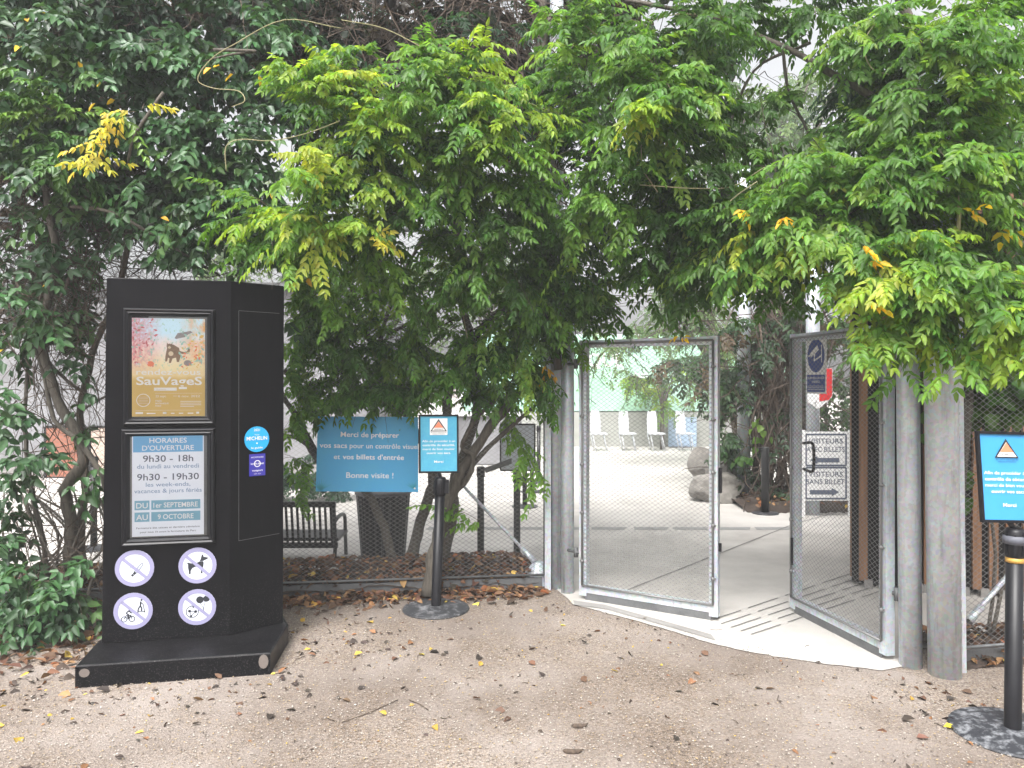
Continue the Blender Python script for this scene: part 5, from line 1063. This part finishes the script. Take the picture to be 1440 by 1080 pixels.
for _ in range(900): pts.append((random.uniform(3.15, 6.4), random.uniform(9.75, 12), .1+random.uniform(0, .03)))
litter(F, pts, 'litter', (.04, .10), .004, .7)
pts = []
for _ in range(330):
    pts.append((random.uniform(-3, 3.4), 2.7+3.3*random.random()**.7, 0))
for _ in range(150):
    pts.append((random.gauss(2.75, .4), random.gauss(3.95, .28), 0))
for _ in range(90):
    pts.append((random.gauss(-1.2, .35), random.gauss(4.9, .4), 0))
pts = [p for p in pts if not (p[0] > .5 and p[1] > 5.75-.83*(p[0]-.5))]
for _ in range(160): pts.append((random.gauss(-2.3, .7), random.gauss(4.05, .22), 0))
for _ in range(700): pts.append((random.uniform(-3, 3.2), 2.7+3.2*random.random()**.8, 0))
pts = [p for p in pts if not (p[0] > .5 and p[1] > 5.75-.83*(p[0]-.5))]
litter(F, pts[:560], 'ground', (.022, .07), .006, .5); litter(F, pts[560:], 'ground', (.008, .028), .004, .5)
tag(F.build('leaf_litter', 'litter'), 'scattered brown, black and yellow fallen leaves over gravel and planted beds', 'leaf litter', kind='stuff')
F = Foliage(); y = G(1326, 1024); F.leaves(np.array([(y.x, y.y, .008)]), np.array([(.9, -.3, .05)]), np.array([(0, 0, 1.)]), np.array([.001]), np.array([(.72, .55, .03)]), pairs=0, ll=.105, ratio=.55, droop=0, jit=.05)
tag(F.build('fallen_leaf', 'litter'), 'single bright yellow fallen leaf beside the scuffed base of the right belt post', 'leaf')
TWG = MB()
for _ in range(30):
    p = Vector((random.uniform(-2.6, 3.), 2.75+2.9*random.random(), .006)); a = random.uniform(0, 6.28); l = random.uniform(.03, .14)
    TWG.tube([p, p+Vector((math.cos(a), math.sin(a), .02))*l*.5, p+Vector((math.cos(a+.3), math.sin(a+.3), .01))*l], [.0025, .002, .001], 5)
for pts in ([(480, 1016), (520, 1002), (560, 984)], [(575, 984), (590, 990), (602, 998)]): TWG.tube([G(*p, .006) for p in pts], .0022, 5)
tag(TWG.build('twig_litter', 'twig'), 'thin dry twigs scattered over the gravel', 'twigs', kind='stuff')
def pod(px, py, L, a, lab):
    p = G(px, py, .008); mb = MB(); d = Vector((math.cos(a), math.sin(a), 0)); s = Vector((-d.y, d.x, 0))
    mb.tube(smooth_path([p-d*L/2+s*.01, p-d*L*.2, p+d*L*.2+s*.002, p+d*L/2+s*.014+Vector((0, 0, .006))], 4), [.003, .008, .011, .012, .012, .012, .012, .011, .010, .009, .006, .004, .002], 7)
    tag(mb.build('seed_pod', 'twig'), lab, 'seed pod')
pod(816, 1021, .085, .1, 'dark curled seed pod lying higher on the foreground gravel'); pod(806, 1057, .095, -.05, 'thick black seed pod lying nearest the bottom edge on the gravel')
# loose stones on the gravel
rng = np.random.default_rng(5); N = 26000
y = 2.6+3.3*rng.random(N)**1.3; x = rng.uniform(-1, 1, N)*(y*.74)
keep = ~((x > .42) & (y > 5.70-.83*(x-.42)+np.abs(rng.normal(0, .07, N))-.02)); x, y = x[keep], y[keep]; N = len(x)
s = rng.uniform(.0022, .0058, N)*(1+.4*(rng.random(N) > .95))
o8 = np.array([(1, 0, 0), (0, 1, 0), (-1, 0, 0), (0, -1, 0), (0, 0, .8), (0, 0, -.8)]); V = (o8[None]*(1+rng.uniform(-.35, .35, (N, 6, 3))))*s[:, None, None]
an = rng.random(N)*6.283; c, sn_ = np.cos(an)[:, None], np.sin(an)[:, None]; V = np.stack([V[..., 0]*c-V[..., 1]*sn_, V[..., 0]*sn_+V[..., 1]*c, V[..., 2]], 2)
V += np.stack([x, y, s*.35+.004], 1)[:, None, :]
fa = np.array([(0, 1, 4), (1, 2, 4), (2, 3, 4), (3, 0, 4)]); Fc = (fa[None]+6*np.arange(N)[:, None, None]).reshape(-1)
me = bpy.data.meshes.new('loose_stones'); me.vertices.add(N*6); me.vertices.foreach_set('co', V.astype(np.float32).ravel()); me.loops.add(len(Fc)); me.loops.foreach_set('vertex_index', Fc.astype(np.int32)); me.polygons.add(N*4); me.polygons.foreach_set('loop_start', np.arange(0, N*12, 3, dtype=np.int32)); me.update(calc_edges=True)
cs = np.array([(.33, .295, .265), (.27, .225, .18), (.18, .145, .12), (.40, .37, .34), (.32, .24, .14), (.10, .08, .07)])[rng.choice(6, N, p=[.3, .22, .16, .12, .14, .06])]
a = me.attributes.new('tint', 'FLOAT_COLOR', 'POINT'); a.data.foreach_set('color', np.repeat(np.concatenate([cs, np.ones((N, 1))], 1), 6, 0).astype(np.float32).ravel())
me.materials.append(M['litter']); o = bpy.data.objects.new('loose_stones', me); COL.objects.link(o); tag(o, 'loose tan and grey gravel stones on the forecourt', 'gravel', kind='stuff')

# =================================================================== ADDED GLARE VEIL
mb = MB(); mb.hexa([(-60, -8, -1), (60, -8, -1), (60, 80, -1), (-60, 80, -1), (-60, -8, 12), (60, -8, 12), (60, 80, 12), (-60, 80, 12)])
hm_, n, l, b = nt('glare_volume'); n.remove(b); pv = n.new('ShaderNodeVolumePrincipled'); pv.inputs['Density'].default_value = VEIL_DENSITY; pv.inputs['Color'].default_value = (.95, .96, .97, 1); l.new(pv.outputs[0], n['Material Output'].inputs['Volume'])  # thin volume added to wash out the view as lens glare does
tag(mb.build('glare_veil', hm_), kind='stuff', label='thin pale volume added to imitate lens glare over the plaza')
# =================================================================== LIGHT AND CAMERA
w = bpy.data.worlds.new('World'); SC.world = w; w.use_nodes = True; n = w.node_tree.nodes; l = w.node_tree.links
sk = n.new('ShaderNodeTexSky'); sk.sky_type = 'NISHITA'; sk.sun_disc = False; SE, SR = R(56), R(200)
sk.sun_elevation = SE; sk.sun_rotation = SR; sk.air_density = 1.0; sk.dust_density = 9.0; sk.ozone_density = 1.0
hs = n.new('ShaderNodeHueSaturation'); hs.inputs['Saturation'].default_value = .12; l.new(sk.outputs[0], hs.inputs['Color']); l.new(hs.outputs[0], n['Background'].inputs[0]); n['Background'].inputs[1].default_value = .15
sd = bpy.data.lights.new('sun', 'SUN'); sd.energy = 1.1; sd.angle = R(24); sd.color = (1, .97, .93); so = bpy.data.objects.new('sun', sd); COL.objects.link(so)
dirv = Vector((math.sin(SR)*math.cos(SE), math.cos(SR)*math.cos(SE), math.sin(SE))); so.rotation_euler = dirv.to_track_quat('Z', 'Y').to_euler(); so.location = dirv*20
cam = bpy.data.cameras.new('camera'); co = bpy.data.objects.new('camera', cam); COL.objects.link(co); co.location = (0, 0, CH); co.rotation_euler = (R(90), 0, 0)
cam.sensor_width = 36; cam.lens = 36*K/1440; cam.clip_end = 600; SC.camera = co
SC.view_settings.view_transform = 'Standard'; SC.view_settings.look = 'None'; SC.view_settings.exposure = 1.32; SC.view_settings.gamma = 1
SC.cycles.max_bounces = 8; SC.cycles.transparent_max_bounces = 12; SC.cycles.use_denoising = True
